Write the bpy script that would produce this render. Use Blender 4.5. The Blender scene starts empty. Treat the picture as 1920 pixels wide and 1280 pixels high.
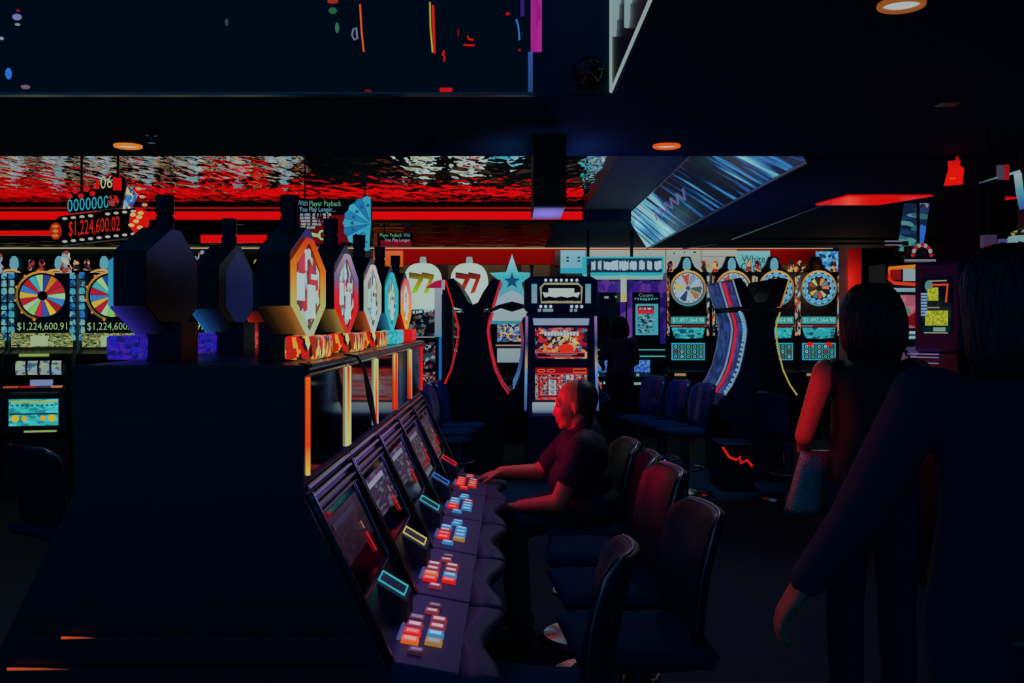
import bpy, math, random
from mathutils import Vector, Matrix
random.seed(7)
PI = math.pi
SC = bpy.context.scene
COL = SC.collection
# ------------------------------------------------------------------ camera
cam_data = bpy.data.cameras.new('camera')
cam_data.lens = 35.0
cam_data.sensor_width = 36.0
cam_data.shift_y = -36.0 / 1920.0
cam_data.clip_start = 0.05
cam = bpy.data.objects.new('camera', cam_data)
cam.location = (0, 0, 1.6)
cam.rotation_euler = (PI / 2, 0, 0)
COL.objects.link(cam)
SC.camera = cam
# ------------------------------------------------------------------ view, world
SC.view_settings.view_transform = 'Standard'
SC.view_settings.look = 'None'
SC.view_settings.gamma = 1.0
SC.view_settings.use_curve_mapping = False
SC.view_settings.exposure = 0.0
world = bpy.data.worlds.new('night')
SC.world = world
world.use_nodes = True
world.node_tree.nodes['Background'].inputs[0].default_value = (0.0, 0.40, 1.0, 1)
world.node_tree.nodes['Background'].inputs[1].default_value = 0.135


def lin(c):
    c = c / 255.0
    return c / 12.92 if c <= 0.04045 else ((c + 0.055) / 1.055) ** 2.4


def rgb(r, g, b):
    return (lin(r), lin(g), lin(b), 1.0)


def area_light(name, loc, rot, sx, sy, color, power, spread=PI):
    l = bpy.data.lights.new(name, 'AREA')
    l.shape = 'RECTANGLE'
    l.size = sx
    l.size_y = sy
    l.color = color
    l.energy = power
    l.spread = spread
    o = bpy.data.objects.new(name, l)
    o.location = loc
    o.rotation_euler = rot
    COL.objects.link(o)
    return o


def point_light(name, loc, color, power, r=0.15):
    l = bpy.data.lights.new(name, 'POINT')
    l.color = color
    l.energy = power
    l.shadow_soft_size = r
    o = bpy.data.objects.new(name, l)
    o.location = loc
    COL.objects.link(o)
    return o


def spot_light(name, loc, aim, color, power, deg):
    l = bpy.data.lights.new(name, 'SPOT')
    l.color = color
    l.energy = power
    l.spot_size = math.radians(deg)
    l.spot_blend = .6
    l.shadow_soft_size = .04
    o = bpy.data.objects.new(name, l)
    o.location = loc
    o.rotation_euler = (Vector(aim) - Vector(loc)).to_track_quat('-Z', 'Y').to_euler()
    COL.objects.link(o)
    return o


# glow thrown by the row of game screens on the aisle side (faces +X)
area_light('screen_glow', (-0.40, 3.3, 1.36), (0, -PI / 2, 0), 0.26, 2.0, (1.0, 0.0, 0.03), 0.5)
area_light('screen_glow_man', (-0.40, 5.02, 1.22), (0, -PI / 2, 0), 0.42, 0.5, (1.0, 0.0, 0.06), 2.6, PI * .65)
# blue glow of the deck lamps under the screens (faces down on the decks)
area_light('deck_glow', (-0.25, 3.84, 1.22), (0, PI / 10, 0), 0.10, 2.9, (0.38, 0.25, 1.0), 1.3)
spot_light('added_red_spot', (-.6, 2.6, 2.1), (1.07, 3.86, 1.29), (1.0, 0.0, 0.01), 95.0, 9.5)  # unseen spot added to redden the standing woman's arm
point_light('added_pillar_glow', (4.72, 13.9, 2.2), (1.0, .5, .3), 5.0, .05)  # point lamp added to brighten the red wall end
spot_light('added_red_spot', (-.55, 3.2, 2.05), (.80, 2.25, 1.10), (1.0, 0.0, 0.03), 12.0, 24)  # second unseen spot, put in for the near person's arm
# cove light washing down the red band and the posters of the end wall
area_light('cove_wash', (0.8, 16.55, 2.83), (PI / 5, 0, 0), 8.0, 0.1, (1.0, 0.8, 0.65), 8.0)
# blue light spilling up on the ceiling from the far machines
area_light('ceiling_wash', (1.6, 8.6, 2.0), (PI, 0, 0), 1.6, 3.0, (0.10, 0.14, 1.0), 2.2)
point_light('added_blue_spill', (0.45, 6.35, 2.25), (.12, .10, 1.0), 3.0, .05)  # added point lamp that turns the low ceiling's underside blue
spot_light('added_blue_spot', (-.15, 9.7, 2.75), (-.55, 9.0, .8), (.10, .5, 1.0), 45.0, 62)  # unseen spot added for blue rims on the far chairs
spot_light('added_blue_spot', (1.9, 9.3, 2.5), (1.55, 9.95, .8), (.12, .45, 1.0), 40.0, 70)  # another added spot, for the chairs across the island
# dim house light from the recessed downlights
spot_light('downlight_beam', (-2.157, 5.6, 2.57), (-2.25, 5.2, 0.0), (0.9, 0.75, .7), 12.0, 90)
spot_light('downlight_beam', (0.87, 5.6, 2.57), (0.75, 4.9, 0.0), (0.75, 0.85, 1.0), 14.0, 110)

# ------------------------------------------------------------------ materials
_M = {}


def E(r, g, b, k=1.0, sample=False):
    key = ('E', r, g, b, k, sample)
    if key not in _M:
        m = bpy.data.materials.new('glow_%d_%d_%d' % (r, g, b))
        m.use_nodes = True
        nt = m.node_tree
        p = nt.nodes['Principled BSDF']
        p.inputs['Base Color'].default_value = (0.01, 0.01, 0.01, 1)
        p.inputs['Roughness'].default_value = 0.35
        p.inputs['Emission Color'].default_value = rgb(r, g, b)
        p.inputs['Emission Strength'].default_value = k
        m.cycles.emission_sampling = 'FRONT_BACK' if sample else 'NONE'
        _M[key] = m
    return _M[key]


def D(r, g, b, rough=0.4, metal=0.0, spec=0.5, bump=0.0, bscale=60.0, coat=0.0):
    key = ('D', r, g, b, rough, metal, spec, bump, bscale, coat)
    if key not in _M:
        m = bpy.data.materials.new('surface_%d_%d_%d' % (r, g, b))
        m.use_nodes = True
        nt = m.node_tree
        p = nt.nodes['Principled BSDF']
        p.inputs['Base Color'].default_value = rgb(r, g, b)
        p.inputs['Roughness'].default_value = rough
        p.inputs['Metallic'].default_value = metal
        p.inputs['Specular IOR Level'].default_value = spec
        p.inputs['Coat Weight'].default_value = coat
        tc = nt.nodes.new('ShaderNodeTexCoord')
        nz = nt.nodes.new('ShaderNodeTexNoise')
        nz.inputs['Scale'].default_value = bscale
        nt.links.new(tc.outputs['Object'], nz.inputs['Vector'])
        if bump > 0:
            bp = nt.nodes.new('ShaderNodeBump')
            bp.inputs['Strength'].default_value = bump
            bp.inputs['Distance'].default_value = 0.004
            nt.links.new(nz.outputs['Fac'], bp.inputs['Height'])
            nt.links.new(bp.outputs['Normal'], p.inputs['Normal'])
        else:
            mr = nt.nodes.new('ShaderNodeMapRange')
            mr.inputs['To Min'].default_value = max(0.02, rough * 0.85)
            mr.inputs['To Max'].default_value = min(1.0, rough * 1.2)
            nt.links.new(nz.outputs['Fac'], mr.inputs['Value'])
            nt.links.new(mr.outputs['Result'], p.inputs['Roughness'])
        _M[key] = m
    return _M[key]


def ART(pal, scale=(30, 30, 30), k=1.0, seed=0.0, smooth=False, rough=0.3):
    """printed or displayed picture of small coloured patches"""
    key = ('A', tuple(pal), tuple(scale), k, seed, smooth)
    if key not in _M:
        m = bpy.data.materials.new('picture')
        m.use_nodes = True
        nt = m.node_tree
        p = nt.nodes['Principled BSDF']
        p.inputs['Base Color'].default_value = (0.01, 0.01, 0.01, 1)
        p.inputs['Roughness'].default_value = rough
        tc = nt.nodes.new('ShaderNodeTexCoord')
        mp = nt.nodes.new('ShaderNodeMapping')
        mp.inputs['Scale'].default_value = [v * 1.6 for v in scale]
        mp.inputs['Location'].default_value = (seed * 3.1, seed * 1.7, seed * 2.3)
        nt.links.new(tc.outputs['Object'], mp.inputs['Vector'])
        wv = nt.nodes.new('ShaderNodeTexNoise')
        wv.inputs['Scale'].default_value = 1.3
        wv.inputs['Detail'].default_value = 2.0
        nt.links.new(mp.outputs['Vector'], wv.inputs['Vector'])
        mx = nt.nodes.new('ShaderNodeVectorMath')
        mx.operation = 'ADD'
        nt.links.new(mp.outputs['Vector'], mx.inputs[0])
        nt.links.new(wv.outputs['Color'], mx.inputs[1])
        vo = nt.nodes.new('ShaderNodeTexVoronoi')
        vo.inputs['Scale'].default_value = 1.0
        nt.links.new(mx.outputs['Vector'], vo.inputs['Vector'])
        sp = nt.nodes.new('ShaderNodeSeparateColor')
        nt.links.new(vo.outputs['Color'], sp.inputs['Color'])
        cr = nt.nodes.new('ShaderNodeValToRGB')
        cr.color_ramp.interpolation = 'LINEAR' if smooth else 'CONSTANT'
        n = len(pal)
        els = cr.color_ramp.elements
        while len(els) < n:
            els.new(0.5)
        for i in range(n):
            els[i].position = i / n
        for i in range(n):
            els[i].color = rgb(*pal[i])
        nt.links.new(sp.outputs['Red'], cr.inputs['Fac'])
        nt.links.new(cr.outputs['Color'], p.inputs['Emission Color'])
        p.inputs['Emission Strength'].default_value = k
        m.cycles.emission_sampling = 'NONE'
        _M[key] = m
    return _M[key]


def RAMP(stops, axis='Z', lo=0.0, hi=1.0, k=1.0):
    """glowing tube whose colour changes along its length (LED runs, and light painted on)"""
    key = ('R', tuple(stops), axis, lo, hi, k)
    if key not in _M:
        m = bpy.data.materials.new('glow_run')
        m.use_nodes = True
        nt = m.node_tree
        p = nt.nodes['Principled BSDF']
        p.inputs['Base Color'].default_value = (0.01, 0.01, 0.01, 1)
        tc = nt.nodes.new('ShaderNodeTexCoord')
        sp = nt.nodes.new('ShaderNodeSeparateXYZ')
        nt.links.new(tc.outputs['Object'], sp.inputs['Vector'])
        mr = nt.nodes.new('ShaderNodeMapRange')
        mr.inputs['From Min'].default_value = lo
        mr.inputs['From Max'].default_value = hi
        nt.links.new(sp.outputs[axis], mr.inputs['Value'])
        cr = nt.nodes.new('ShaderNodeValToRGB')
        els = cr.color_ramp.elements
        while len(els) < len(stops):
            els.new(0.5)
        for i, s in enumerate(stops):
            els[i].position = s[0]
        for i, s in enumerate(stops):
            els[i].color = rgb(*s[1])
        nt.links.new(mr.outputs['Result'], cr.inputs['Fac'])
        nt.links.new(cr.outputs['Color'], p.inputs['Emission Color'])
        p.inputs['Emission Strength'].default_value = k
        m.cycles.emission_sampling = 'NONE'
        _M[key] = m
    return _M[key]


def MIRROR(name, tint, scale, strength, rough=0.04, dist=0.05):
    m = bpy.data.materials.new(name)
    m.use_nodes = True
    nt = m.node_tree
    p = nt.nodes['Principled BSDF']
    p.inputs['Base Color'].default_value = tint
    p.inputs['Metallic'].default_value = 1.0
    p.inputs['Roughness'].default_value = rough
    tc = nt.nodes.new('ShaderNodeTexCoord')
    mp = nt.nodes.new('ShaderNodeMapping')
    mp.inputs['Scale'].default_value = scale
    nz = nt.nodes.new('ShaderNodeTexNoise')
    nz.inputs['Scale'].default_value = 1.0
    nz.inputs['Detail'].default_value = 1.5
    bp = nt.nodes.new('ShaderNodeBump')
    bp.inputs['Strength'].default_value = strength
    bp.inputs['Distance'].default_value = dist
    nt.links.new(tc.outputs['Object'], mp.inputs['Vector'])
    nt.links.new(mp.outputs['Vector'], nz.inputs['Vector'])
    nt.links.new(nz.outputs['Fac'], bp.inputs['Height'])
    nt.links.new(bp.outputs['Normal'], p.inputs['Normal'])
    return m


BLACK = D(8, 26, 40, 0.3, spec=.3)           # glossy black cabinet plastic
MATTE = D(10, 36, 52, 0.6)
BODY = D(8, 30, 44, 0.35)
GLASS = D(4, 5, 10, 0.05)             # dark screen glass
STEEL = D(120, 125, 140, 0.22, metal=1.0)
CHROME = D(190, 195, 205, 0.12, metal=1.0)
GOLD = D(200, 150, 60, 0.25, metal=1.0)
SEAT = D(2, 52, 84, .8, spec=.05)
VINYL = D(2, 34, 56, 0.36, spec=.25, bump=0.15, bscale=90)
WHITE_E = E(165, 187, 190)
TEAL_E = E(50, 165, 175)
RED_E = E(215, 14, 12)
BLUE_E = E(40, 110, 195)
CREAM_E = E(190, 175, 130)
YEL_E = E(190, 180, 70)
ORA_E = E(230, 85, 25)


# ------------------------------------------------------------------ mesh helper
_T = {}


def _text_geo(s):
    if s not in _T:
        cu = bpy.data.curves.new('lettering', 'FONT')
        cu.body = s
        cu.size = 1.0
        cu.align_x = 'CENTER'
        cu.align_y = 'CENTER'
        cu.resolution_u = 2
        o = bpy.data.objects.new('lettering', cu)
        COL.objects.link(o)
        dg = bpy.context.evaluated_depsgraph_get()
        dg.update()
        me = o.evaluated_get(dg).to_mesh()
        vs = [v.co.copy() for v in me.vertices]
        fs = [tuple(p.vertices) for p in me.polygons]
        o.evaluated_get(dg).to_mesh_clear()
        bpy.data.objects.remove(o)
        bpy.data.curves.remove(cu)
        xs = [v.x for v in vs] or [0, 1]
        _T[s] = (vs, fs, max(xs) - min(xs))
    return _T[s]


class MB:
    def __init__(self):
        self.v = []
        self.f = []
        self.m = []
        self.mats = []

    def mi(self, mat):
        if mat not in self.mats:
            self.mats.append(mat)
        return self.mats.index(mat)

    def add(self, vs, fs, mat):
        o = len(self.v)
        self.v += [tuple(p) for p in vs]
        k = self.mi(mat)
        for f in fs:
            self.f.append(tuple(i + o for i in f))
            self.m.append(k)
        return self

    def box(self, x0, x1, y0, y1, z0, z1, mat):
        vs = [(x0, y0, z0), (x1, y0, z0), (x1, y1, z0), (x0, y1, z0), (x0, y0, z1), (x1, y0, z1), (x1, y1, z1), (x0, y1, z1)]
        fs = [(0, 3, 2, 1), (4, 5, 6, 7), (0, 1, 5, 4), (1, 2, 6, 5), (2, 3, 7, 6), (3, 0, 4, 7)]
        return self.add(vs, fs, mat)

    def prism(self, pts, a, b, axis, mat):
        """polygon pts extruded from a to b: axis x -> pts are (y,z); y -> (x,z); z -> (x,y)"""
        def P(u, w, t):
            return (t, u, w) if axis == 'x' else (u, t, w) if axis == 'y' else (u, w, t)
        n = len(pts)
        area = sum(pts[i][0] * pts[(i + 1) % n][1] - pts[(i + 1) % n][0] * pts[i][1] for i in range(n))
        if (area < 0) != (axis == 'y'):
            pts = pts[::-1]
        vs = [P(u, w, a) for u, w in pts] + [P(u, w, b) for u, w in pts]
        fs = [tuple(range(n))[::-1], tuple(range(n, 2 * n))]
        for i in range(n):
            j = (i + 1) % n
            fs.append((i, j, n + j, n + i))
        return self.add(vs, fs, mat)

    def quad(self, a, b, c, d, mat):
        return self.add([a, b, c, d], [(0, 1, 2, 3)], mat)

    def tube(self, path, r, mat, n=8, closed=False, rs=None):
        path = [Vector(p) for p in path]
        N = len(path)
        rings = []
        prev = None
        for i, p in enumerate(path):
            if closed:
                t = path[(i + 1) % N] - path[i - 1]
            else:
                t = path[min(i + 1, N - 1)] - path[max(i - 1, 0)]
            t.normalize()
            if prev is None:
                up = Vector((0, 0, 1)) if abs(t.z) < 0.9 else Vector((1, 0, 0))
                u = t.cross(up).normalized()
            else:
                u = (prev - t * prev.dot(t)).normalized()
            prev = u
            w = t.cross(u)
            k = 1.0
            if (closed or 0 < i < N - 1):
                a = (path[i] - path[i - 1]).normalized()
                b = (path[(i + 1) % N] - path[i]).normalized()
                c = max(0.5, math.sqrt(max(0.0, (1 + a.dot(b)) / 2)))
                k = 1.0 / c
            rr = (rs[i] if rs else r)
            rings.append([p + (u * math.cos(2 * PI * j / n) + w * math.sin(2 * PI * j / n)) * rr * (k if k < 1.2 else 1.15) for j in range(n)])
        self.loft(rings, mat, closed, not closed)
        return self

    def loft(self, rings, mat, closed=False, caps=True):
        n = len(rings[0])
        vs = [p for r in rings for p in r]
        fs = []
        N = len(rings)
        for i in range(N if closed else N - 1):
            k = (i + 1) % N
            for j in range(n):
                l = (j + 1) % n
                fs.append((i * n + j, k * n + j, k * n + l, i * n + l))
        if caps and not closed:
            fs.append(tuple(range(n)))
            fs.append(tuple((N - 1) * n + j for j in range(n))[::-1])
        return self.add(vs, fs, mat)

    def lathe(self, prof, c, mat, n=20):
        """prof (r,z) around the vertical axis through c"""
        rings = [[(c[0] + r * math.cos(2 * PI * j / n), c[1] + r * math.sin(2 * PI * j / n), c[2] + z) for j in range(n)][::-1] for r, z in prof]
        return self.loft(rings, mat)

    def disc(self, c, r, mat, n=24, axis='y', rx=None):
        """disc facing -Y (axis y) or down (axis z)"""
        rx = rx or r
        if axis == 'y':
            vs = [(c[0] + rx * math.cos(2 * PI * j / n), c[1], c[2] + r * math.sin(2 * PI * j / n)) for j in range(n)]
        else:
            vs = [(c[0] + rx * math.cos(2 * PI * j / n), c[1] + r * math.sin(2 * PI * j / n), c[2]) for j in range(n)][::-1]
        return self.add(vs, [tuple(range(n))], mat)

    def rod(self, a, b, r, mat, n=10):
        return self.tube([a, b], r, mat, n)

    def ball(self, c, r, mat, n=12, m=8, s=(1, 1, 1)):
        rings = []
        for i in range(m + 1):
            t = PI * i / m
            rr = max(1e-4, math.sin(t)) * r
            rings.append([(c[0] + rr * s[0] * math.cos(2 * PI * j / n), c[1] + rr * s[1] * math.sin(2 * PI * j / n), c[2] - math.cos(t) * r * s[2]) for j in range(n)][::-1])
        return self.loft(rings, mat)

    def text(self, s, x, y, z, w, h, mat, flip=1):
        """flat lettering facing -Y, w wide, h tall, centred on x,z"""
        vs, fs, tw = _text_geo(s)
        sx = w / max(tw, 1e-3)
        return self.add([(x + p.x * sx, y, z + p.y * h / 0.72 * flip) for p in vs], fs, mat)

    def build(self, name, parent=None, bevel=0.0, smooth=False, loc=None, kind=None, label=None):
        me = bpy.data.meshes.new(name)
        me.from_pydata(self.v, [], self.f)
        for mt in self.mats:
            me.materials.append(mt)
        me.polygons.foreach_set('material_index', self.m)
        if smooth:
            me.polygons.foreach_set('use_smooth', [True] * len(self.f))
        me.update()
        o = bpy.data.objects.new(name, me)
        COL.objects.link(o)
        if parent is not None:
            o.parent = parent
        if loc is not None:
            o.location = loc
        if bevel > 0:
            b = o.modifiers.new('bevel', 'BEVEL')
            b.width = bevel
            b.segments = 2
            b.limit_method = 'ANGLE'
            b.angle_limit = 0.6
        if kind:
            o['kind'] = kind
        if label:
            o['label'] = label
        return o


def tag(o, label, cat, group=None, kind=None):
    o['label'] = label
    o['category'] = cat
    if group:
        o['group'] = group
    if kind:
        o['kind'] = kind
    return o


def thing(name, loc, rz, label, cat, group=None):
    o = bpy.data.objects.new(name, None)
    o.location = loc
    o.rotation_euler = (0, 0, rz)
    o.empty_display_size = 0.1
    COL.objects.link(o)
    return tag(o, label, cat, group)


def copy_tree(o, parent=None):
    c = o.copy()
    COL.objects.link(c)
    if parent is not None:
        c.parent = parent
    for ch in list(o.children):
        copy_tree(ch, c)
    return c


F = 1866.67


def X(px, Y):
    return (px - 960.0) * Y / F


def Z(py, Y):
    return 1.6 - (py - 604.0) * Y / F


# ------------------------------------------------------------------ the room
CARPET = D(3, 44, 68, 0.85, bump=0.4, bscale=220)
CEIL = D(4, 60, 90, 0.8, spec=.08)
CEIL_BLUE = D(40, 50, 120, 0.5)
WALL = D(10, 36, 56, 0.6)
MB().box(-9.5, 8.5, -1.5, 17.2, -0.1, 0.0, CARPET).build('floor', kind='structure')
# low ceiling near the camera, open over the raised recess
MB().box(-9.5, 8.5, 4.4, 6.0, 2.6, 3.35, CEIL).build('ceiling', kind='structure')
MB().box(0.458, 8.5, -0.3, 4.4, 2.6, 3.35, CEIL).build('ceiling', kind='structure')
# low ceiling at the side beyond the slanted panel
MB().box(1.785, 8.5, 6.002, 13.1, 2.577, 3.35, CEIL).build('ceiling', kind='structure')
# upper ceiling between mirrored coffer and slanted panel
MB().box(0.9, 1.52, 6.002, 13.1, 3.0, 3.35, CEIL_BLUE).build('ceiling', kind='structure')
# recess above the near area
RECESS = D(8, 34, 50, 0.12)
# mirrored coffer
COFFER = MIRROR('hammered_mirror_ceiling', (0.92, 0.92, 0.92, 1), (6.0, 2.4, 1.0), 0.55, 0.03, 0.034)
MB().box(-9.5, 0.9, 6.002, 12.5, 3.08, 3.35, COFFER).build('ceiling', kind='structure')
SHINY = MIRROR('polished_black_ceiling', (0.05, 0.05, 0.07, 1), (2.5, 3.0, 1.0), 0.40, 0.06, 0.05)
_gl = SHINY.node_tree.nodes.new('ShaderNodeBsdfGlossy')
_gl.inputs['Color'].default_value = (0.16, 0.16, 0.19, 1)
_gl.inputs['Roughness'].default_value = 0.06
SHINY.node_tree.links.new(SHINY.node_tree.nodes['Bump'].outputs['Normal'], _gl.inputs['Normal'])
SHINY.node_tree.links.new(_gl.outputs['BSDF'], SHINY.node_tree.nodes['Material Output'].inputs['Surface'])
MB().box(-9.5, 0.55, 12.53, 17.0, 2.866, 3.35, SHINY).build('ceiling', kind='structure')
MB().box(0.55, 1.5, 12.53, 17.0, 2.866, 3.35, CEIL).build('ceiling', kind='structure')
MB().box(1.5, 8.5, 13.1, 17.0, 2.866, 3.35, CEIL).build('ceiling', kind='structure')
MB().box(-9.7, -9.5, 4.0, 17.2, 0, 3.7, WALL).build('wall_left', kind='structure')
MB().box(8.5, 8.7, 4.0, 17.2, 0, 3.7, WALL).build('wall_right', kind='structure')
# end wall: dark with a red band along its head, tan boards under it
w = MB()
w.box(-9.5, 8.5, 17.0, 17.2, 0, 2.9, WALL)
w.box(-2.35, 5.3, 16.96, 17.0, 2.585, 2.866, D(200, 2, 2, 0.7, spec=.1))
w.box(-2.35, 5.3, 16.97, 17.0, 2.1, 2.585, D(120, 95, 65, 0.6))
for px in (828, 887, 965, 1047):
    w.box(X(px - 16, 17), X(px + 12, 17), 16.95, 17.0, 2.0, 2.58, D(40, 22, 20, 0.6))
w.build('wall_back', kind='structure')
# cream light strip along the head of the end wall
MB().box(-9.4, 5.45, 16.90, 16.96, 2.852, 2.880, CREAM_E).build('trim_1', kind='structure')
# chrome strip along the edge of the raised recess
MB().box(-9.4, 0.10, 4.345, 4.398, 2.594, 2.605, STEEL).build('trim_2', kind='structure', bevel=0.002)
# metal edge of the slanted panel and of the low ceiling
MB().tube([(1.78, 6.0, 2.572), (1.78, 13.1, 2.572)], 0.012, STEEL).build('trim_3', kind='structure')
MB().tube([(2.57, 8.0, 2.57), (2.57, 11.6, 2.57), (5.2, 11.6, 2.57)], 0.010, STEEL).build('trim_4', kind='structure')
MB().tube([(2.25, 13.08, 2.572), (2.55, 12.3, 2.572), (5.2, 12.3, 2.572)], 0.012, STEEL).build('trim_5', kind='structure')
# back wall of the raised recess, dark glass
MB().box(-9.5, 0.085, 4.36, 4.398, 2.606, 3.6, RECESS).build('wall_recess', kind='structure')
# red wall end at the far side
MB().box(X(1577, 14.5), X(1602, 14.5), 14.2, 14.6, 0, Z(456, 14.4), D(200, 20, 16, 0.5)).build('wall_end', kind='structure')

MB().box(-9.5, 0.9, 12.498, 12.53, 2.85, 3.09, D(4, 14, 26, .9, spec=.05)).build('trim_11', kind='structure')
# red light trough along the far side of the mirrored coffer
MB().box(-9.4, 0.88, 12.44, 12.498, 2.885, 2.985, E(210, 6, 6, 1.0, True)).build('trim_6', kind='structure')
MB().box(0.92, 1.40, 12.60, 12.66, 2.89, 2.99, E(210, 6, 6)).build('trim_7', kind='structure')
MB().box(-9.4, 0.88, 12.46, 12.498, 3.02, 3.04, E(150, 8, 8)).build('trim_8', kind='structure')
MB().prism([(2.57, 7.62), (3.22, 7.62), (3.02, 8.2), (2.50, 8.2)], 2.563, 2.577, 'z', E(205, 10, 6)).build('trim_9', kind='structure')
MB().prism([(3.50, 7.75), (3.95, 7.75), (3.80, 8.05), (3.45, 7.9)], 2.563, 2.577, 'z', E(205, 10, 6)).build('trim_10', kind='structure')
# ------------------------------------------------------------------ the double row of slot machines by the aisle
BX = -0.755
DECK = D(66, 54, 104, 0.5, bump=0.15, bscale=150)
REST = D(30, 34, 80, 0.55, bump=0.3, bscale=120)
HEX = [(-0.045, 1.814), (-0.212, 1.745), (-0.212, 1.645), (-0.045, 1.572), (0.010, 1.572), (0.165, 1.645), (0.165, 1.745), (0.010, 1.814)]
CASE = [(-0.035, 1.848), (-0.222, 1.775), (-0.222, 1.640), (-0.048, 1.566), (0.015, 1.566), (0.180, 1.640), (0.180, 1.775), (0.035, 1.848)]


def aisle_machine(yc, right, label, frame, face, block, strips, slot, buttons, screen, glow, full=True, back=None):
    g = 'slot machines of the double row'
    t = thing('slot_machine', (BX, yc, 0), PI / 2 if right else -PI / 2, label, 'slot machine', g)
    c = MB()
    c.prism([(0, 0), (-.40, 0), (-.40, .62), (-.47, .68), (-.47, .78), (-.45, .80), (-.265, 1.19), (-.265, 1.492), (-.255, 1.50), (0, 1.50)], -.2965, .2965, 'x', BODY)
    c.build('cabinet', t, bevel=0.006)
    # topper: casing, lit frame, picture, block, neck
    tp = MB()
    H_ = HEX if right else [(-x_, z_) for x_, z_ in HEX][::-1]
    tp.prism(CASE if right else [(-x_, z_) for x_, z_ in CASE], -.215, -.135, 'y', BLACK)
    topper = tp.build('topper', t, bevel=0.004)
    s = MB()
    # frame light on the near lower flank, painted as a fading glow
    sg = -1 if right else 1
    for sgn in (sg,):
        a, b = (sgn * .222, 1.640), (sgn * .048, 1.566)
        s.prism([a, b, (b[0] + sgn * .002, b[1] - .005), (a[0] + sgn * .004, a[1] - .006)], -.219, -.136, 'y',
                RAMP([(0, tuple(int(v * .70) for v in glow)), (.3, tuple(int(v * .42) for v in glow)), (.75, tuple(int(v * .12) for v in glow)), (1, (2, 4, 8))], 'Y', -.219, -.136))
    s.build('painted_flank_glow', topper)
    f = MB()
    f.tube([(x, -.222, z) for x, z in H_], 0.007, frame, 10, closed=True)
    f.build('light_frame', topper, smooth=True)
    p = MB()
    k = .84
    p.add([(x * k, -.2175, 1.695 + (z - 1.695) * k) for x, z in H_], [tuple(range(8))], face)
    if right:
        for (a, b, cc, d) in ((-.17, -.06, 1.655, 1.725), (-.03, .08, 1.61, 1.70), (-.055, -.03, 1.735, 1.79), (.02, .10, 1.715, 1.73)):
            p.quad((a, -.2185, cc), (b, -.2185, cc), (b, -.2185, d), (a, -.2185, d), E(160, 180, 180))
    p.build('picture', topper)
    if back:
        q = MB()
        q.add([(x * .80, -.1345, 1.70 + (z - 1.70) * .86) for x, z in CASE][::-1], [tuple(range(8))], back)
        q.build('back_panel', topper)
    b = MB()
    b.box(-.150 if right else -.10, .10 if right else .15, -.262, -.185, 1.506, 1.566, block)
    b.build('light_block', topper, bevel=0.008)
    b = MB()
    b.box(-.07, .07, -.19, -.10, 1.50, 1.60, BLACK)
    b.build('pedestal', topper)
    n = MB()
    n.lathe([(.0, 0), (.024, 0), (.024, .040), (.020, .042), (.020, .048), (.024, .050), (.024, .098), (.0, .098)], (0, -.165, 1.838), D(44, 46, 60, .15, metal=1.0), 16)
    n.build('neck', topper, smooth=False)
    if not full:
        return t
    r = MB()
    r.tube([(-.297, -.262, 1.487), (.297, -.262, 1.487)], .017, D(60, 66, 90, 0.18, metal=1.0), 12)
    r.box(-.297, .297, -.285, -.262, 1.494, 1.502, D(70, 60, 70, 0.2, metal=1.0))
    r.build('top_rail', t)
    r = MB()
    for z, d, rr in ((1.208, .272, .007), (1.186, .282, .006), (1.160, .292, .007), (1.142, .300, .005)):
        r.tube([(-.296, -d, z), (.296, -d, z)], rr, STEEL, 8)
    r.box(-.24, .24, -.268, -.2655, 1.222, 1.236, D(110, 90, 160, 0.25, metal=1.0))
    r.build('lower_rail', t)
    m = MB()
    m.box(-.262, .262, -.268, -.264, 1.235, 1.468, GLASS)
    ms = m.build('main_screen', t)
    if screen:
        q = MB()
        q.quad((-.20, -.2687, 1.25), (.20, -.2687, 1.25), (.20, -.2687, 1.45), (-.20, -.2687, 1.45), screen)
        q.build('display', ms)
    for sx, st in ((-1, strips[0]), (1, strips[1])):
        q = MB()
        q.tube([(sx * .283, -.272, 1.238), (sx * .283, -.272, 1.470)], .0060, st[0], 8)
        q.tube([(sx * .266, -.270, 1.238), (sx * .266, -.270, 1.470)], .0042, st[1], 8)
        q.build('glow_strip', t)
    # lower glass on the slope
    def S(x, z, off=0.004):
        d = .265 + (1.19 - z) * .4744
        return (x, -d - off * .9, z + off * .43)
    q = MB()
    q.quad(S(-.25, .93), S(.25, .93), S(.25, 1.13), S(-.25, 1.13), GLASS)
    lg = q.build('lower_screen', t)
    q = MB()
    q.quad(S(-.21, 1.00, .005), S(.21, 1.00, .005), S(.21, 1.115, .005), S(-.21, 1.115, .005), buttons[3])
    q.quad(S(-.20, 1.085, .007), S(.12, 1.085, .007), S(.12, 1.10, .007), S(-.20, 1.10, .007), buttons[4])  # pale bar painted in as light mirrored near the screen top
    q.build('display', lg)
    q = MB()
    q.tube([S(-.255, .92), S(.255, .92), S(.255, 1.135), S(-.255, 1.135)], .004, STEEL, 6, closed=True)
    q.build('screen_frame', lg)
    for sx in (-1, 1):
        q = MB()
        q.prism([(-.262, 1.19), (-.285, 1.20), (-.478, .802), (-.45, .79)], sx * .2895 - .006, sx * .2895 + .006, 'x', D(50, 54, 70, 0.2, metal=1.0))
        q.build('side_trim', t)
    # red lit card slot on the slope
    q = MB()
    q.tube([S(.108, 1.02, .008), S(.122, .965, .008)], .0030, E(170, 25, 28), 6)
    q.tube([S(.101, 1.05, .008), S(.105, 1.03, .008)], .0022, E(140, 100, 90), 6)
    q.build('card_slot', t)
    # note slot housing with lit rim
    q = MB()
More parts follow.
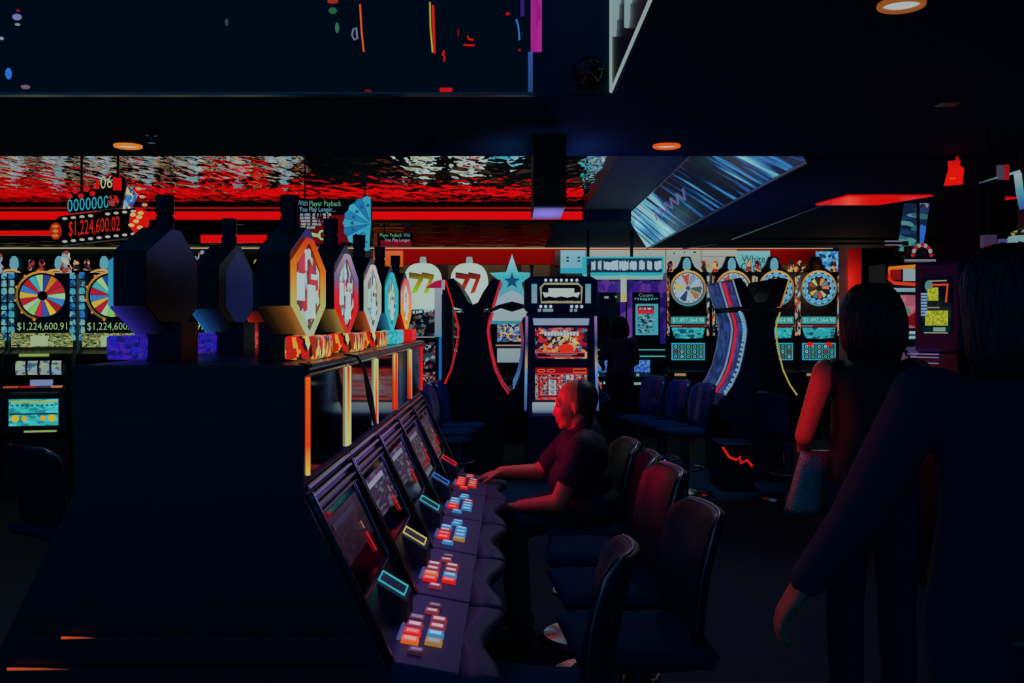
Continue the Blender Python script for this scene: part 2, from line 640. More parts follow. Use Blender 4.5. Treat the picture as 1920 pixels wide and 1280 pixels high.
    q.prism([(-.392, .915), (-.478, .862), (-.480, .80), (-.44, .80)], -.01, .125, 'x', MATTE)
    ns = q.build('note_slot', t, bevel=0.003)
    q = MB()
    q.tube([(.012, -.400, .915), (.104, -.400, .915), (.104, -.468, .874), (.012, -.468, .874)], .0026, slot, 6, closed=True)
    q.build('lit_rim', ns)
    q = MB()
    q.tube([(-.14, -.470, .806), (-.02, -.470, .806)], .006, E(66, 70, 120), 6)
    q.build('light_bar', t)
    # button deck and padded rest
    q = MB()
    q.prism([(-.44, .802), (-.47, .802), (-.630, .772), (-.630, .735), (-.46, .735)], -.2935, .2935, 'x', DECK)
    dk = q.build('button_deck', t, bevel=0.004)
    q = MB()
    rings = []
    for i in range(25):
        x = -.2915 + .583 * i / 24
        u = x / .2915
        fr = .735 - .050 * (0.5 + 0.5 * math.cos(PI * u)) ** 1.2
        dip = .010 * (1 - abs(u) ** 6)
        z1 = .758 + dip
        pr = [(.624, z1 + .004), (fr - .05, z1 + .002), (fr - .018, z1 - .003), (fr - .004, z1 - .014), (fr, z1 - .028), (fr - .006, z1 - .045), (fr - .03, .708), (.624, .708)]
        rings.append([(x, -a, b) for a, b in pr])
    q.loft(rings, REST)
    q.build('padded_rest', t, smooth=True)
    cols = buttons
    def zt(d):
        return .802 - (d - .47) * .1875
    for row in range(4):
        for cx, dd in ((0, .498), (1, .556)):
            x = -.135 + row * .062 + (.018 if cx else 0)
            if not full:
                continue
            z = zt(dd)
            q = MB()
            mt = cols[cx][row]
            q.prism([(-dd - .022, z - .004), (-dd + .022, z + .003), (-dd + .020, z + .013), (-dd - .020, z + .006)], x - .022, x + .022, 'x', mt[0])
            q.add([(x - .014, -dd - .016, z + .0075), (x + .012, -dd - .016, z + .0075), (x + .012, -dd + .014, z + .013), (x - .014, -dd + .014, z + .013)], [(0, 1, 2, 3)], mt[1])
            q.build('button', dk)
    for x, dd, mt in ((-.205, .520, cols[2][0]), (.135, .532, cols[2][1]), (.19, .536, cols[2][2])):
        z = zt(dd)
        q = MB()
        q.prism([(-dd - .020, z - .004), (-dd + .020, z + .003), (-dd + .018, z + .012), (-dd - .018, z + .006)], x - .020, x + .020, 'x', mt[0])
        q.add([(x - .010, -dd - .014, z + .0075), (x + .009, -dd - .014, z + .0075), (x + .009, -dd + .012, z + .012), (x - .010, -dd + .012, z + .012)], [(0, 1, 2, 3)], mt[1])
        q.build('button', dk)
    return t


PINK = (E(120, 40, 50), E(190, 160, 165))
REDB = (E(205, 25, 15), E(200, 120, 100))
SKYB = (E(50, 120, 175), E(140, 180, 195))
ORAB = (E(205, 90, 30), E(190, 150, 120))
YELB = (E(150, 110, 50), E(120, 150, 160))
DIMB = (E(50, 24, 40), E(130, 100, 120))
DIMART = ART([(4, 5, 14), (10, 10, 34), (4, 5, 14), (50, 14, 40), (8, 10, 30)], (26, 60, 60), .5, 1)
FRUIT = ART([(6, 8, 20), (120, 20, 30), (20, 30, 60), (110, 120, 130), (6, 8, 20), (30, 60, 90)], (40, 60, 60), .35, 2)
BARS = ART([(20, 20, 60), (120, 20, 80), (110, 120, 140), (20, 20, 60), (40, 30, 90)], (10, 60, 60), .35, 3)
HOT = [(0, (180, 185, 150)), (.25, (190, 180, 90)), (.55, (225, 120, 40)), (1, (215, 35, 25))]
HF = RAMP([(0, (150, 170, 150)), (.30, (165, 165, 90)), (.6, (200, 110, 25)), (.9, (190, 45, 15)), (1, (210, 20, 60))], 'Z', 1.56, 1.85)
HF2 = RAMP([(0, (170, 45, 45)), (.25, (215, 20, 20)), (.45, (190, 40, 60)), (.6, (110, 90, 130)), (1, (170, 150, 160))], 'Z', 1.56, 1.85)
HF3 = RAMP([(0, (165, 180, 178)), (.5, (150, 165, 150)), (1, (200, 180, 185))], 'Z', 1.56, 1.85)
HF5 = RAMP([(0, (195, 165, 60)), (.3, (220, 130, 40)), (.6, (205, 130, 120)), (1, (190, 60, 50))], 'Z', 1.56, 1.85)
ST1 = RAMP([(0, (190, 180, 80)), (.3, (220, 60, 20)), (1, (225, 90, 25))], 'Z', 1.24, 1.47)
ST2 = RAMP([(0, (190, 190, 90)), (.5, (225, 120, 40)), (1, (215, 30, 20))], 'Z', 1.24, 1.47)
ST3 = RAMP([(0, (215, 40, 20)), (.5, (220, 90, 30)), (1, (185, 185, 110))], 'Z', 1.24, 1.47)
ST4 = RAMP([(0, (165, 180, 150)), (1, (170, 180, 130))], 'Z', 1.24, 1.47)
REDST = RAMP([(0, (215, 30, 15)), (1, (205, 20, 20))], 'Z', 1.24, 1.47)
GOLDBLOCK = ART([(200, 150, 50), (200, 20, 15), (190, 185, 120), (160, 40, 20), (30, 20, 20)], (60, 60, 25), 1, 4)
FACE1 = ART([(120, 14, 40), (170, 18, 40), (150, 170, 165), (90, 30, 20), (150, 170, 165), (160, 20, 40)], (14, 14, 16), 1, 1)
FACE2 = ART([(160, 180, 180), (50, 120, 160), (150, 25, 35), (160, 175, 110), (20, 30, 60), (120, 165, 185)], (28, 30, 30), 1, 2)
FACE3 = ART([(160, 180, 180), (60, 130, 165), (165, 175, 110), (20, 30, 60), (150, 170, 175), (110, 30, 40)], (28, 30, 30), 1, 5)
FACE5 = ART([(165, 180, 175), (180, 30, 30), (165, 180, 175), (170, 100, 40)], (16, 30, 20), 1, 6)

aisle_machine(2.64, True, 'slot machine at the end of the aisle row, amber and white framed topper',
              HF, FACE1, GOLDBLOCK, ((ST1, ST2), (ST2, ST4)), TEAL_E,
              ([ORAB, REDB, PINK, DIMB], [YELB, SKYB, PINK, PINK], [DIMB, PINK, DIMB], DIMART, E(24, 26, 50)), None, (200, 120, 40))
aisle_machine(3.24, True, 'second slot machine up the aisle row, pink and red topper frame, yellow note slot',
              HF2, FACE2, GOLDBLOCK, ((ST4, ST4), (ST3, ST4)), E(190, 175, 95),
              ([REDB, ORAB, PINK, PINK], [REDB, SKYB, PINK, PINK], [PINK, PINK, DIMB], BARS, E(130, 130, 150)), None, (190, 150, 60))
aisle_machine(3.84, True, 'middle slot machine of the aisle row, cream framed topper over a blue and yellow picture',
              HF3, FACE3, GOLDBLOCK, ((ST4, ST4), (REDST, ST3)), TEAL_E,
              ([REDB, REDB, PINK, SKYB], [YELB, SKYB, SKYB, SKYB], [SKYB, SKYB, SKYB], BARS, E(110, 120, 130)), None, (215, 80, 30))
aisle_machine(4.44, True, 'slot machine of the aisle row with the teal framed topper on a teal block',
              E(45, 170, 178), FACE3, ART([(40, 150, 165), (60, 175, 180), (40, 150, 165), (90, 185, 185)], (90, 90, 90), 1, 7), ((ST3, ST4), (ST3, ST3)), BLUE_E,
              ([REDB, REDB, SKYB, SKYB], [SKYB, SKYB, SKYB, PINK], [SKYB, SKYB, SKYB], FRUIT, E(90, 100, 110)), None, (40, 130, 190))
aisle_machine(5.04, True, 'slot machine the seated man plays, small amber framed topper on a red block',
              HF5, FACE5, ART([(200, 15, 15), (215, 25, 15), (170, 10, 15)], (90, 90, 90), 1, 8), ((ST4, ST3), (REDST, REDST)), RED_E,
              ([REDB, REDB, REDB, REDB], [REDB, PINK, REDB, PINK], [REDB, PINK, REDB], FRUIT, E(40, 44, 60)), None, (205, 25, 15))
BLUEBLOCK = ART([(40, 20, 150), (25, 30, 170), (60, 30, 160), (20, 20, 90)], (60, 60, 60), 1, 9)
D_ = (E(20, 60, 120), E(20, 60, 120))
aisle_machine(2.64, False, 'slot machine turned away at the row end, teal outlined topper, violet block',
              RAMP([(0, (45, 120, 170)), (.5, (40, 140, 165)), (1, (40, 110, 190))], 'Z', 1.56, 1.85), BLACK, BLUEBLOCK, None, None, None, None, (60, 50, 190), False)
aisle_machine(3.24, False, 'slot machine turned away, dark topper with a blue glow over a blue block',
              RAMP([(0, (30, 120, 200)), (.5, (40, 130, 165)), (1, (90, 150, 150))], 'Z', 1.56, 1.85), BLACK, BLUEBLOCK, None, None, None, None, (30, 110, 190), False, E(5, 16, 56))
aisle_machine(3.84, False, 'slot machine turned away, dark topper with a red outline mostly behind the amber one',
              RAMP([(0, (215, 40, 20)), (1, (200, 40, 30))], 'Z', 1.56, 1.85), BLACK, ART([(190, 60, 40), (150, 20, 30)], (60, 60, 60), 1, 9), None, None, None, None, (205, 30, 20), False)

# end panel closing the near end of the row, its two ledges carry painted amber highlights
t = thing('end_panel', (BX, 2.32, 0), 0, 'black end panel closing the near end of the slot machine row', 'panel')
q = MB()
q.prism([(-.735, .70), (-.47, .78), (-.27, 1.195), (-.27, 1.50), (.27, 1.50), (.27, 1.195), (.47, .78), (.47, .02), (.40, 0), (-.40, 0), (-.47, .60)], -.0, .018, 'y', BODY)
q.build('panel', t, bevel=0.004)
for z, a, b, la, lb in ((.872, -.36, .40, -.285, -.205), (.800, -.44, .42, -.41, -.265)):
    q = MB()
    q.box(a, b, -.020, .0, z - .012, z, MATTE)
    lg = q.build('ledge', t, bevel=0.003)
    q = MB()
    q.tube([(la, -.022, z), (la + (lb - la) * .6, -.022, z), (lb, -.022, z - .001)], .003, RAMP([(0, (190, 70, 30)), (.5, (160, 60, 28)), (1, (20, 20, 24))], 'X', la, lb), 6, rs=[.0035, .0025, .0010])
    q.build('glow_strip', lg)  # amber highlight on the ledge, painted as a glowing strip

# cable hanging from the top rail over the second screen
q = MB()
pts = [(-.478, 2.84, 1.508), (-.455, 2.92, 1.50), (-.445, 3.0, 1.46), (-.443, 3.10, 1.37), (-.443, 3.22, 1.27)]
q.tube(pts, .006, D(60, 62, 75, 0.3), 8, rs=[.003, .004, .005, .011, .006])
tag(q.build('tether_strap', smooth=True), 'thin dark tapering strap hanging off the top rail across the screens', 'strap')

# ------------------------------------------------------------------ chairs
RIM = D(170, 172, 185, 0.3, metal=1.0)


def casino_chair(loc, rz, label, group, lean=0.04, rim=RIM, vin=VINYL, h=1.03, w=.235):
    """black vinyl slot chair; the sitter faces local -Y"""
    t = thing('casino_chair', loc, rz, label, 'chair', group)
    b = MB()
    b.lathe([(0, 0), (.25, 0), (.25, .012), (.22, .03), (.06, .045), (.0, .045)], (0, 0, 0), CHROME, 28)
    b.build('base', t, smooth=False)
    b = MB()
    b.lathe([(0, .04), (.032, .04), (.032, .30), (.045, .31), (.045, .54), (.0, .54)], (0, 0, 0), STEEL, 16)
    b.build('pedestal', t)
    b = MB()
    b.tube([(.17 * math.cos(a * PI / 10), .17 * math.sin(a * PI / 10), .24) for a in range(20)], .011, CHROME, 8, closed=True)
    b.rod((0, 0, .24), (0, .17, .24), .008, CHROME)
    b.rod((0, 0, .24), (0, -.17, .24), .008, CHROME)
    b.build('foot_ring', t, smooth=True)
    # seat cushion with rolled front
    b = MB()
    rings = []
    for i in range(9):
        u = -1 + 2 * i / 8
        x = u * w
        e = .02 * (abs(u) ** 4)
        pr = [(-.22, .555), (-.24, .58), (-.225, .612 - e), (-.15, .622 - e), (.0, .612 - e), (.13, .615 - e), (.19, .61 - e), (.20, .58), (.18, .545), (0, .54)]
        rings.append([(x, a, z) for a, z in pr])
    b.loft(rings, SEAT)
    b.build('seat', t, smooth=True)
    # curved backrest with rounded top
    def prof(n=18):
        pts = []
        for i in range(n + 1):
            a = PI * i / n
            pts.append((-math.copysign(abs(math.cos(a)) ** .45, math.cos(a)) * w, math.copysign(abs(math.sin(a)) ** .45, 1)))
        return pts
    def back(x, z, off):
        k = (z - .60) / (h - .60)
        return (x, .175 + lean * k * k * 1.6 + lean * .25 * k - .055 * (abs(x) / w) ** 2 + off, z)
    b = MB()
    rings = []
    N = 9
    for j in range(N + 1):
        k = j / N
        z = .62 + (h - .62) * k
        ww = w * (0.82 + .18 * math.sin(PI * min(1, k * 1.25) * .5 + .2)) * (1 - max(0, (k - .86) / .14) ** 2 * .30)
        front = [back(-ww + 2 * ww * i / 8, z, -.022 + .010 * (1 - abs(-1 + i / 4) ** 2) * 0) for i in range(9)]
        rear = [back(ww - 2 * ww * i / 8, z, .022) for i in range(9)]
        rings.append(front + rear)
    b.loft(rings, vin)
    bk = b.build('backrest', t, smooth=True)
    sd = bk.modifiers.new('bevel', 'BEVEL')
    sd.width = .010
    sd.segments = 2
    sd.limit_method = 'ANGLE'
    sd.angle_limit = 0.9
    b = MB()
    pts = []
    for j in range(N + 1):
        k = j / N
        z = .62 + (h - .62) * k
        ww = w * (0.82 + .18 * math.sin(PI * min(1, k * 1.25) * .5 + .2)) * (1 - max(0, (k - .86) / .14) ** 2 * .30)
        pts.append(back(-ww - .002, z, 0))
    top = [back(-.7 * w + 1.4 * w * i / 6, h + .002, 0) for i in range(1, 6)]
    right = [(-p[0], p[1], p[2]) for p in pts[::-1]]
    b.tube(pts + top + right, .0045 if rim is RIM else .008, rim, 6)
    b.build('rim', bk, smooth=True)
    return t


GC = 'chairs along the aisle row'
casino_chair((.08, 2.72, 0), -PI / 2 - .12, 'black vinyl chair pushed in under the deck of the machine at the row end', GC, h=.995, w=.20)
casino_chair((.41, 3.24, 0), -PI / 2 + .10, 'black vinyl chair with pale top rim facing the yellow-slotted machine', GC, h=1.0)
casino_chair((.40, 3.86, 0), -PI / 2 + .10, 'black vinyl chair facing the middle machine of the aisle row', GC, h=1.035)
casino_chair((.40, 4.46, 0), -PI / 2 - .05, 'black vinyl chair between the seated man and the middle chair', GC, h=1.01)
casino_chair((.38, 5.04, 0), -PI / 2 + .1, 'black vinyl chair the man in dark shirt sits on', GC, h=1.0)
casino_chair((-2.22, 5.0, 0), PI * .80, 'black vinyl chair beyond the end panel, before the prize wheel machines', 'chairs beyond the end panel', h=1.0, w=.22)
casino_chair((-2.20, 5.75, 0), PI * .72, 'second black vinyl chair beyond the end panel, mostly behind the first', 'chairs beyond the end panel', h=1.02)
# ------------------------------------------------------------------ machines seen from the front
def lettering(parent, s, x, y, z, w_, h_, mat, name='lettering'):
    q = MB()
    q.text(s, x, y, z, w_, h_, mat)
    return q.build(name, parent)


WHEELCOL = [(165, 25, 45), (190, 110, 30), (40, 60, 130), (150, 190, 130), (60, 160, 170), (165, 25, 45), (50, 110, 180), (190, 165, 60), (160, 30, 40), (150, 185, 150), (120, 190, 90), (190, 30, 70), (50, 80, 150), (200, 175, 60), (150, 25, 35), (50, 120, 190), (140, 190, 140), (170, 40, 40)]


def pie(r, cz, y, cols, inner=.2, gap=.0, turn=0.0):
    q = MB()
    n = len(cols)
    for i, c in enumerate(cols):
        a0 = 2 * PI * (i + gap) / n + turn
        a1 = 2 * PI * (i + 1 - gap) / n + turn
        pts = [(inner * r * math.cos(a0), y, cz + inner * r * math.sin(a0))]
        for k in range(4):
            a = a0 + (a1 - a0) * k / 3
            pts.append((r * math.cos(a), y, cz + r * math.sin(a)))
        pts.append((inner * r * math.cos(a1), y, cz + inner * r * math.sin(a1)))
        q.add(pts, [tuple(range(len(pts)))], E(*c))
    return q


def ring(q, r, cz, y, rr, mat, n=28, a0=0, a1=2 * PI):
    closed = abs(a1 - a0 - 2 * PI) < 1e-3
    k = n if closed else n + 1
    q.tube([(r * math.cos(a0 + (a1 - a0) * i / n), y, cz + r * math.sin(a0 + (a1 - a0) * i / n)) for i in range(k)], rr, mat, 8, closed=closed)
    return q


# --- prize wheel machines of the far side row (seen past the dark end panel)
def prize_wheel_machine(x, rz, label, digits, lower=True, seed=0):
    t = thing('prize_wheel_machine', (x, 9.75, 0), rz, label, 'slot machine', 'prize wheel machines beyond the end panel')
    q = MB()
    q.prism([(.25, 0), (-.32, 0), (-.32, .50), (-.42, .56), (-.42, .92), (-.50, .95), (-.50, .99), (-.36, 1.02), (-.26, 1.30), (-.05, 1.34), (-.05, 2.08), (.25, 2.08)], -.30, .30, 'x', BODY)
    q.build('cabinet', t, bevel=0.008)
    w = pie(.205, 1.858, -.075, WHEELCOL, .22, .03, seed * .5).build('prize_wheel', t)
    q = MB()
    q.disc((0, -.08, 1.858), .045, BLACK, 16)
    q.disc((0, -.070, 1.858), .222, BLACK, 28)
    q.build('hub', w)
    q = MB()
    ring(q, .232, 1.858, -.08, .011, RAMP([(0, (110, 90, 40)), (.6, (120, 90, 30)), (1, (200, 140, 50))], 'Z', 1.62, 2.1), 24, PI * .35, PI * 1.42)
    q.build('wheel_rim', t, smooth=True)
    for i in range(7):
        q = MB()
        a = PI * .38 + i * PI * .17
        q.ball((.245 * math.cos(a), -.085, 1.858 + .245 * math.sin(a)), .013, E(210, 120, 50), 8, 6)
        q.build('bulb', t)
    q = MB()
    q.lathe([(0, 0), (.05, 0), (.055, .06), (.03, .10), (.045, .14), (.035, .20), (.0, .23)], (.20, -.02, 2.08), ART([(120, 150, 175), (150, 60, 40), (10, 14, 30), (170, 170, 140)], (20, 20, 20), 1, seed), 12)
    q.build('finial', t)
    q = MB()
    q.box(-.30, .30, -.062, -.05, 1.50, 1.61, BLACK)
    d = q.build('jackpot_display', t)
    lettering(d, digits, 0, -.064, 1.558, .45, .075, E(140, 185, 120))
    q = MB()
    q.box(-.27, .27, -.12, -.05, 1.36, 1.495, ART([(120, 120, 60), (60, 90, 60), (150, 170, 110), (20, 40, 40), (150, 140, 70)], (30, 60, 70), 1, seed))
    q.box(-.10, .06, -.123, -.118, 1.37, 1.47, E(150, 170, 130))
    q.build('award_panel', t)
    for sx in (-1, 1):
        q = MB()
        for i in range(9):
            z = 1.42 + i * .075
            q.lathe([(.0, 0), (.026, .005), (.028, .03), (.022, .062), (.0, .066)], (sx * .275, -.09, z), ART([(60, 150, 170), (30, 110, 180), (110, 160, 150), (20, 60, 90)], (12, 12, 12), 1, seed + sx), 10)
        q.build('side_lamp', t)
    if lower:
        q = MB()
        q.quad((-.24, -.372, 1.035), (.24, -.372, 1.035), (.22, -.275, 1.27), (-.22, -.275, 1.27), GLASS)
        rw = q.build('reel_window', t)
        for i in range(4):
            q = MB()
            xx = -.17 + i * .105
            rings = []
            for j in range(7):
                a = PI * (.15 + .7 * j / 6)
                yy, zz = -.325 - .055 * math.sin(a), 1.17 - .075 * math.cos(a)
                rings.append([(xx, yy, zz), (xx + .085, yy, zz)])
            vs = [p for r_ in rings for p in r_]
            q.add(vs, [(2 * j, 2 * j + 1, 2 * j + 3, 2 * j + 2) for j in range(6)], ART([(120, 145, 165), (140, 160, 140), (60, 90, 120), (150, 150, 90)], (14, 14, 26), 1, seed + i))
            q.build('reel', rw)
        q = MB()
        q.box(-.16, .10, -.29, -.265, 1.275, 1.30, E(130, 160, 80))
        q.build('reel_lamp', rw)
        q = MB()
        q.prism([(-.36, 1.015), (-.50, .985), (-.50, .955), (-.36, .99)], -.30, .30, 'x', STEEL)
        dk = q.build('button_deck', t, bevel=0.004)
        for i, (c_, a, b) in enumerate((((160, 60, 40), -.24, -.12), ((150, 20, 30), -.10, .03), ((190, 110, 80), .17, .26))):
            q = MB()
            q.box(a, b, -.515, -.44, .99 + .0 * i, 1.006, E(*c_))
            q.build('button', dk)
        q = MB()
        q.box(-.03, .16, -.43, -.38, 1.0, 1.06, E(110, 130, 165))
        q.build('display', dk)
        q = MB()
        q.box(-.215, .215, -.426, -.419, .63, .88, ART([(40, 165, 165), (60, 180, 180), (30, 130, 140), (70, 190, 200)], (10, 20, 22), 1, seed))
        bg = q.build('belly_glass', t)
        q = MB()
        for sx in (-1, 1):
            q.ball((sx * .16, -.428, .70), .036, E(195, 170, 50), 10, 6, (1, .15, 1))
            q.ball((sx * .08, -.428, .70), .026, E(195, 160, 50), 8, 6, (1, .15, 1))
        q.box(-.20, .20, -.430, -.425, .845, .862, E(180, 160, 50))
        for i in range(9):
            q.box(-.19 + i * .043, -.175 + i * .043, -.430, -.425, .815, .828, E(10, 40, 50))
        q.box(-.21, .21, -.430, -.425, .735, .748, E(10, 40, 50))
        q.build('picture', bg)
        q = MB()
        q.box(-.08, .20, -.45, -.42, .57, .585, E(140, 160, 90))
        q.build('kick_light', t)
    return t


for i, (px, dg, lb) in enumerate(((-52, '$1,224,600.71', 'prize wheel machine cut by the frame edge, orange lamp glow'),
                                  (77, '$1,224,600.91', 'prize wheel machine with its reels and teal belly glass in full view'),
                                  (208, '$1,224,600.71', 'prize wheel machine half hidden by the teal outlined topper'),
                                  (335, '$1,224,600.97', 'prize wheel machine glimpsed between the two turned-away toppers'),
                                  (460, '$1,224,600.97', 'prize wheel machine almost hidden behind the amber topper'))):
    prize_wheel_machine(X(px, 9.68), .22, lb, dg, i < 2, i)

# --- wheel machines of the end wall row
def tall_wheel_machine(px, Y, label, face, turn=0, red=False, seed=0):
    x = X(px, Y)
    t = thing('tall_wheel_machine', (x, Y, 0), 0, label, 'slot machine', 'tall wheel machines against the end wall')
    q = MB()
    q.prism([(.45, 0), (-.05, 0), (-.05, .62), (-.16, .68), (-.16, .86), (.0, .92), (.0, 2.36), (.45, 2.36)], -.315, .315, 'x', BODY)
    q.build('cabinet', t, bevel=0.008)
    wz = 2.112
    if face == 'white':
        q = MB()
        q.disc((0, -.012, wz), .228, E(150, 165, 175), 32)
        whl = q.build('prize_wheel', t)
        q = pie(.20, wz, -.016, [(150, 165, 175), (110, 140, 160), (170, 70, 60), (150, 165, 175), (175, 165, 90), (150, 165, 175), (40, 60, 100), (150, 165, 175), (150, 110, 60), (60, 90, 80)], .25, .08, turn)
        q.build('wedges', whl)
        q = MB()
        for i in range(16):
            a = 2 * PI * i / 16
            q.disc((.205 * math.cos(a), -.019, wz + .205 * math.sin(a)), .010, E(20, 50, 90), 8)
        q.disc((0, -.02, wz), .035, E(60, 75, 90), 14)
        q.build('hub', whl)
    else:
        q = MB()
        q.disc((0, -.008, wz), .235, BLACK, 32)
        for i in range(14):
            a = 2 * PI * (i + .5) / 14
            q.ball((.205 * math.cos(a), -.012, wz + .205 * math.sin(a)), .040, E(120, 170, 205), 8, 6, (1, .3, 1))
        ring(q, .205, wz, -.012, .020, E(70, 150, 190), 28)
        whl = q.build('prize_wheel', t)
        q = pie(.155, wz, -.016, [(190, 130, 70), (10, 10, 14), (150, 180, 110), (120, 40, 50), (10, 10, 14), (190, 150, 60), (60, 110, 120), (180, 60, 60), (160, 170, 120), (10, 10, 14), (190, 110, 80), (90, 120, 150)], .3, .08, turn)
        q.build('wedges', whl)
        q = MB()
        q.disc((0, -.02, wz), .045, BLACK, 14)
        q.build('hub', whl)
    q = MB()
    ring(q, .255, wz, -.02, .016, RAMP([(0, (60, 130, 140)), (.5, (120, 110, 70)), (1, (200, 150, 80))], 'Z', 1.86, 2.36), 30)
    q.build('wheel_rim', t, smooth=True)
    # crest with spire and side finials
    q = MB()
    q.lathe([(0, 0), (.03, 0), (.062, .07), (.058, .16), (.03, .21), (.0, .22)], (0, .10, 2.36), E(90, 150, 165) if not red else D(90, 60, 60, .4), 14)
    q.build('spire', t, smooth=True)
    q = MB()
    q.prism([(-.24, 2.36), (.24, 2.36), (.13, 2.44), (.10, 2.50), (.06, 2.60), (-.06, 2.60), (-.10, 2.50), (-.13, 2.44)], .16, .24, 'y', BLACK)
    q.build('crest', t)
    for sx in (-1, 1):
        q = MB()
        q.lathe([(0, 0), (.05, 0), (.05, .05), (.03, .09), (.045, .13), (.03, .18), (.0, .20)], (sx * .255, .10, 2.34), ART([(20, 24, 40), (150, 40, 50), (190, 150, 90), (14, 16, 30)], (14, 14, 14), 1, seed + sx), 12)
        q.build('finial', t, smooth=True)
    for sx in (-1, 1):
        q = MB()
        q.box(sx * .30 - .018, sx * .30 + .018, -.03, .0, 1.40, 2.30, ART([(150, 60, 50), (20, 24, 40), (190, 140, 90), (120, 165, 160), (20, 20, 36)], (20, 20, 12), 1, seed + 3 + sx))
        q.build('side_lamp', t)
    q = MB()
    q.box(-.26, .26, -.02, .0, 1.575, 1.685, E(45, 140, 140))
    d = q.build('jackpot_display', t)
    lettering(d, '$1,497,364.98', 0, -.022, 1.63, .47, .07, E(150, 190, 175))
    q = MB()
    q.box(-.27, .27, -.02, .0, 1.535, 1.558, E(150, 90, 90))
    q.box(-.10, .25, -.024, -.02, 1.532, 1.556, E(120, 8, 16))
    q.build('message_bar', t)
    q = MB()
    q.prism([(-.25, 1.52), (.25, 1.52), (.22, 1.37), (.02, 1.35), (-.20, 1.36)], -.018, .0, 'y', ART([(40, 150, 160), (60, 175, 175), (40, 150, 160), (20, 70, 90)], (12, 20, 24), 1, seed))
    q.build('award_panel', t)
    if red:
        for sx in (-1, 1):
            q = MB()
            q.ball((sx * .14, -.02, 1.27), .055, E(205, 25, 20), 12, 6, (1, .3, .6))
            q.build('lamp', t)
    q = MB()
    q.box(-.25, .25, -.02, .0, 1.03, 1.29, E(40, 150, 170))
    s = q.build('game_screen', t)
    q = MB()
    q.box(-.232, .232, -.024, -.02, 1.045, 1.275, E(35, 120, 130))
    rr = random.Random(seed)
    for i in range(5):
        for j in range(3):
            xx, zz = -.19 + i * .095, 1.085 + j * .075
            q.box(xx - .036, xx + .036, -.026, -.024, zz - .030, zz + .030, E(10, 24, 40))
            q.disc((xx, -.028, zz), .024, E(*rr.choice([(130, 175, 175), (110, 170, 160), (160, 190, 190), (90, 160, 110), (160, 70, 60)])), 10)
            q.disc((xx, -.029, zz), .012, E(10, 24, 40), 8)
    q.build('reel_symbols', s)
    q = MB()
    q.box(-.23, -.06, -.175, -.165, .80, .84, E(150, 120, 80))
    q.build('button', t)
    return t


tall_wheel_machine(1290, 15, 'tall wheel machine with a white wheel and teal spire, beside the purple machine', 'white', .2, seed=1)
tall_wheel_machine(1375, 15, 'tall wheel machine behind the blue curved screen', 'white', .6, seed=2)
tall_wheel_machine(1455, 15, 'tall wheel machine behind the dark back-to-back curved machines', 'bulb', .3, seed=3)
tall_wheel_machine(1535, 15, 'tall wheel machine with blue bulb ring and red lamps, next to the red wall end', 'bulb', .9, True, seed=4)

for px_, lb_, sd_ in ((20, 'tall machine far back above the orange lamp at the frame edge', 9), (105, 'tall machine glimpsed above the prize wheel machine with the teal belly glass', 5),
                      (190, 'tall machine far back straight behind the half hidden prize wheel', 10), (275, 'tall machine far back behind the large teal outlined topper', 6),
                      (360, 'tall machine far back between the two turned-away toppers', 11), (445, 'tall machine far back behind the second turned-away topper', 7),
                      (530, 'tall machine far back just behind the amber topper', 8)):
    tall_wheel_machine(px_, 14.6, lb_, 'white', sd_ * .3, seed=sd_)

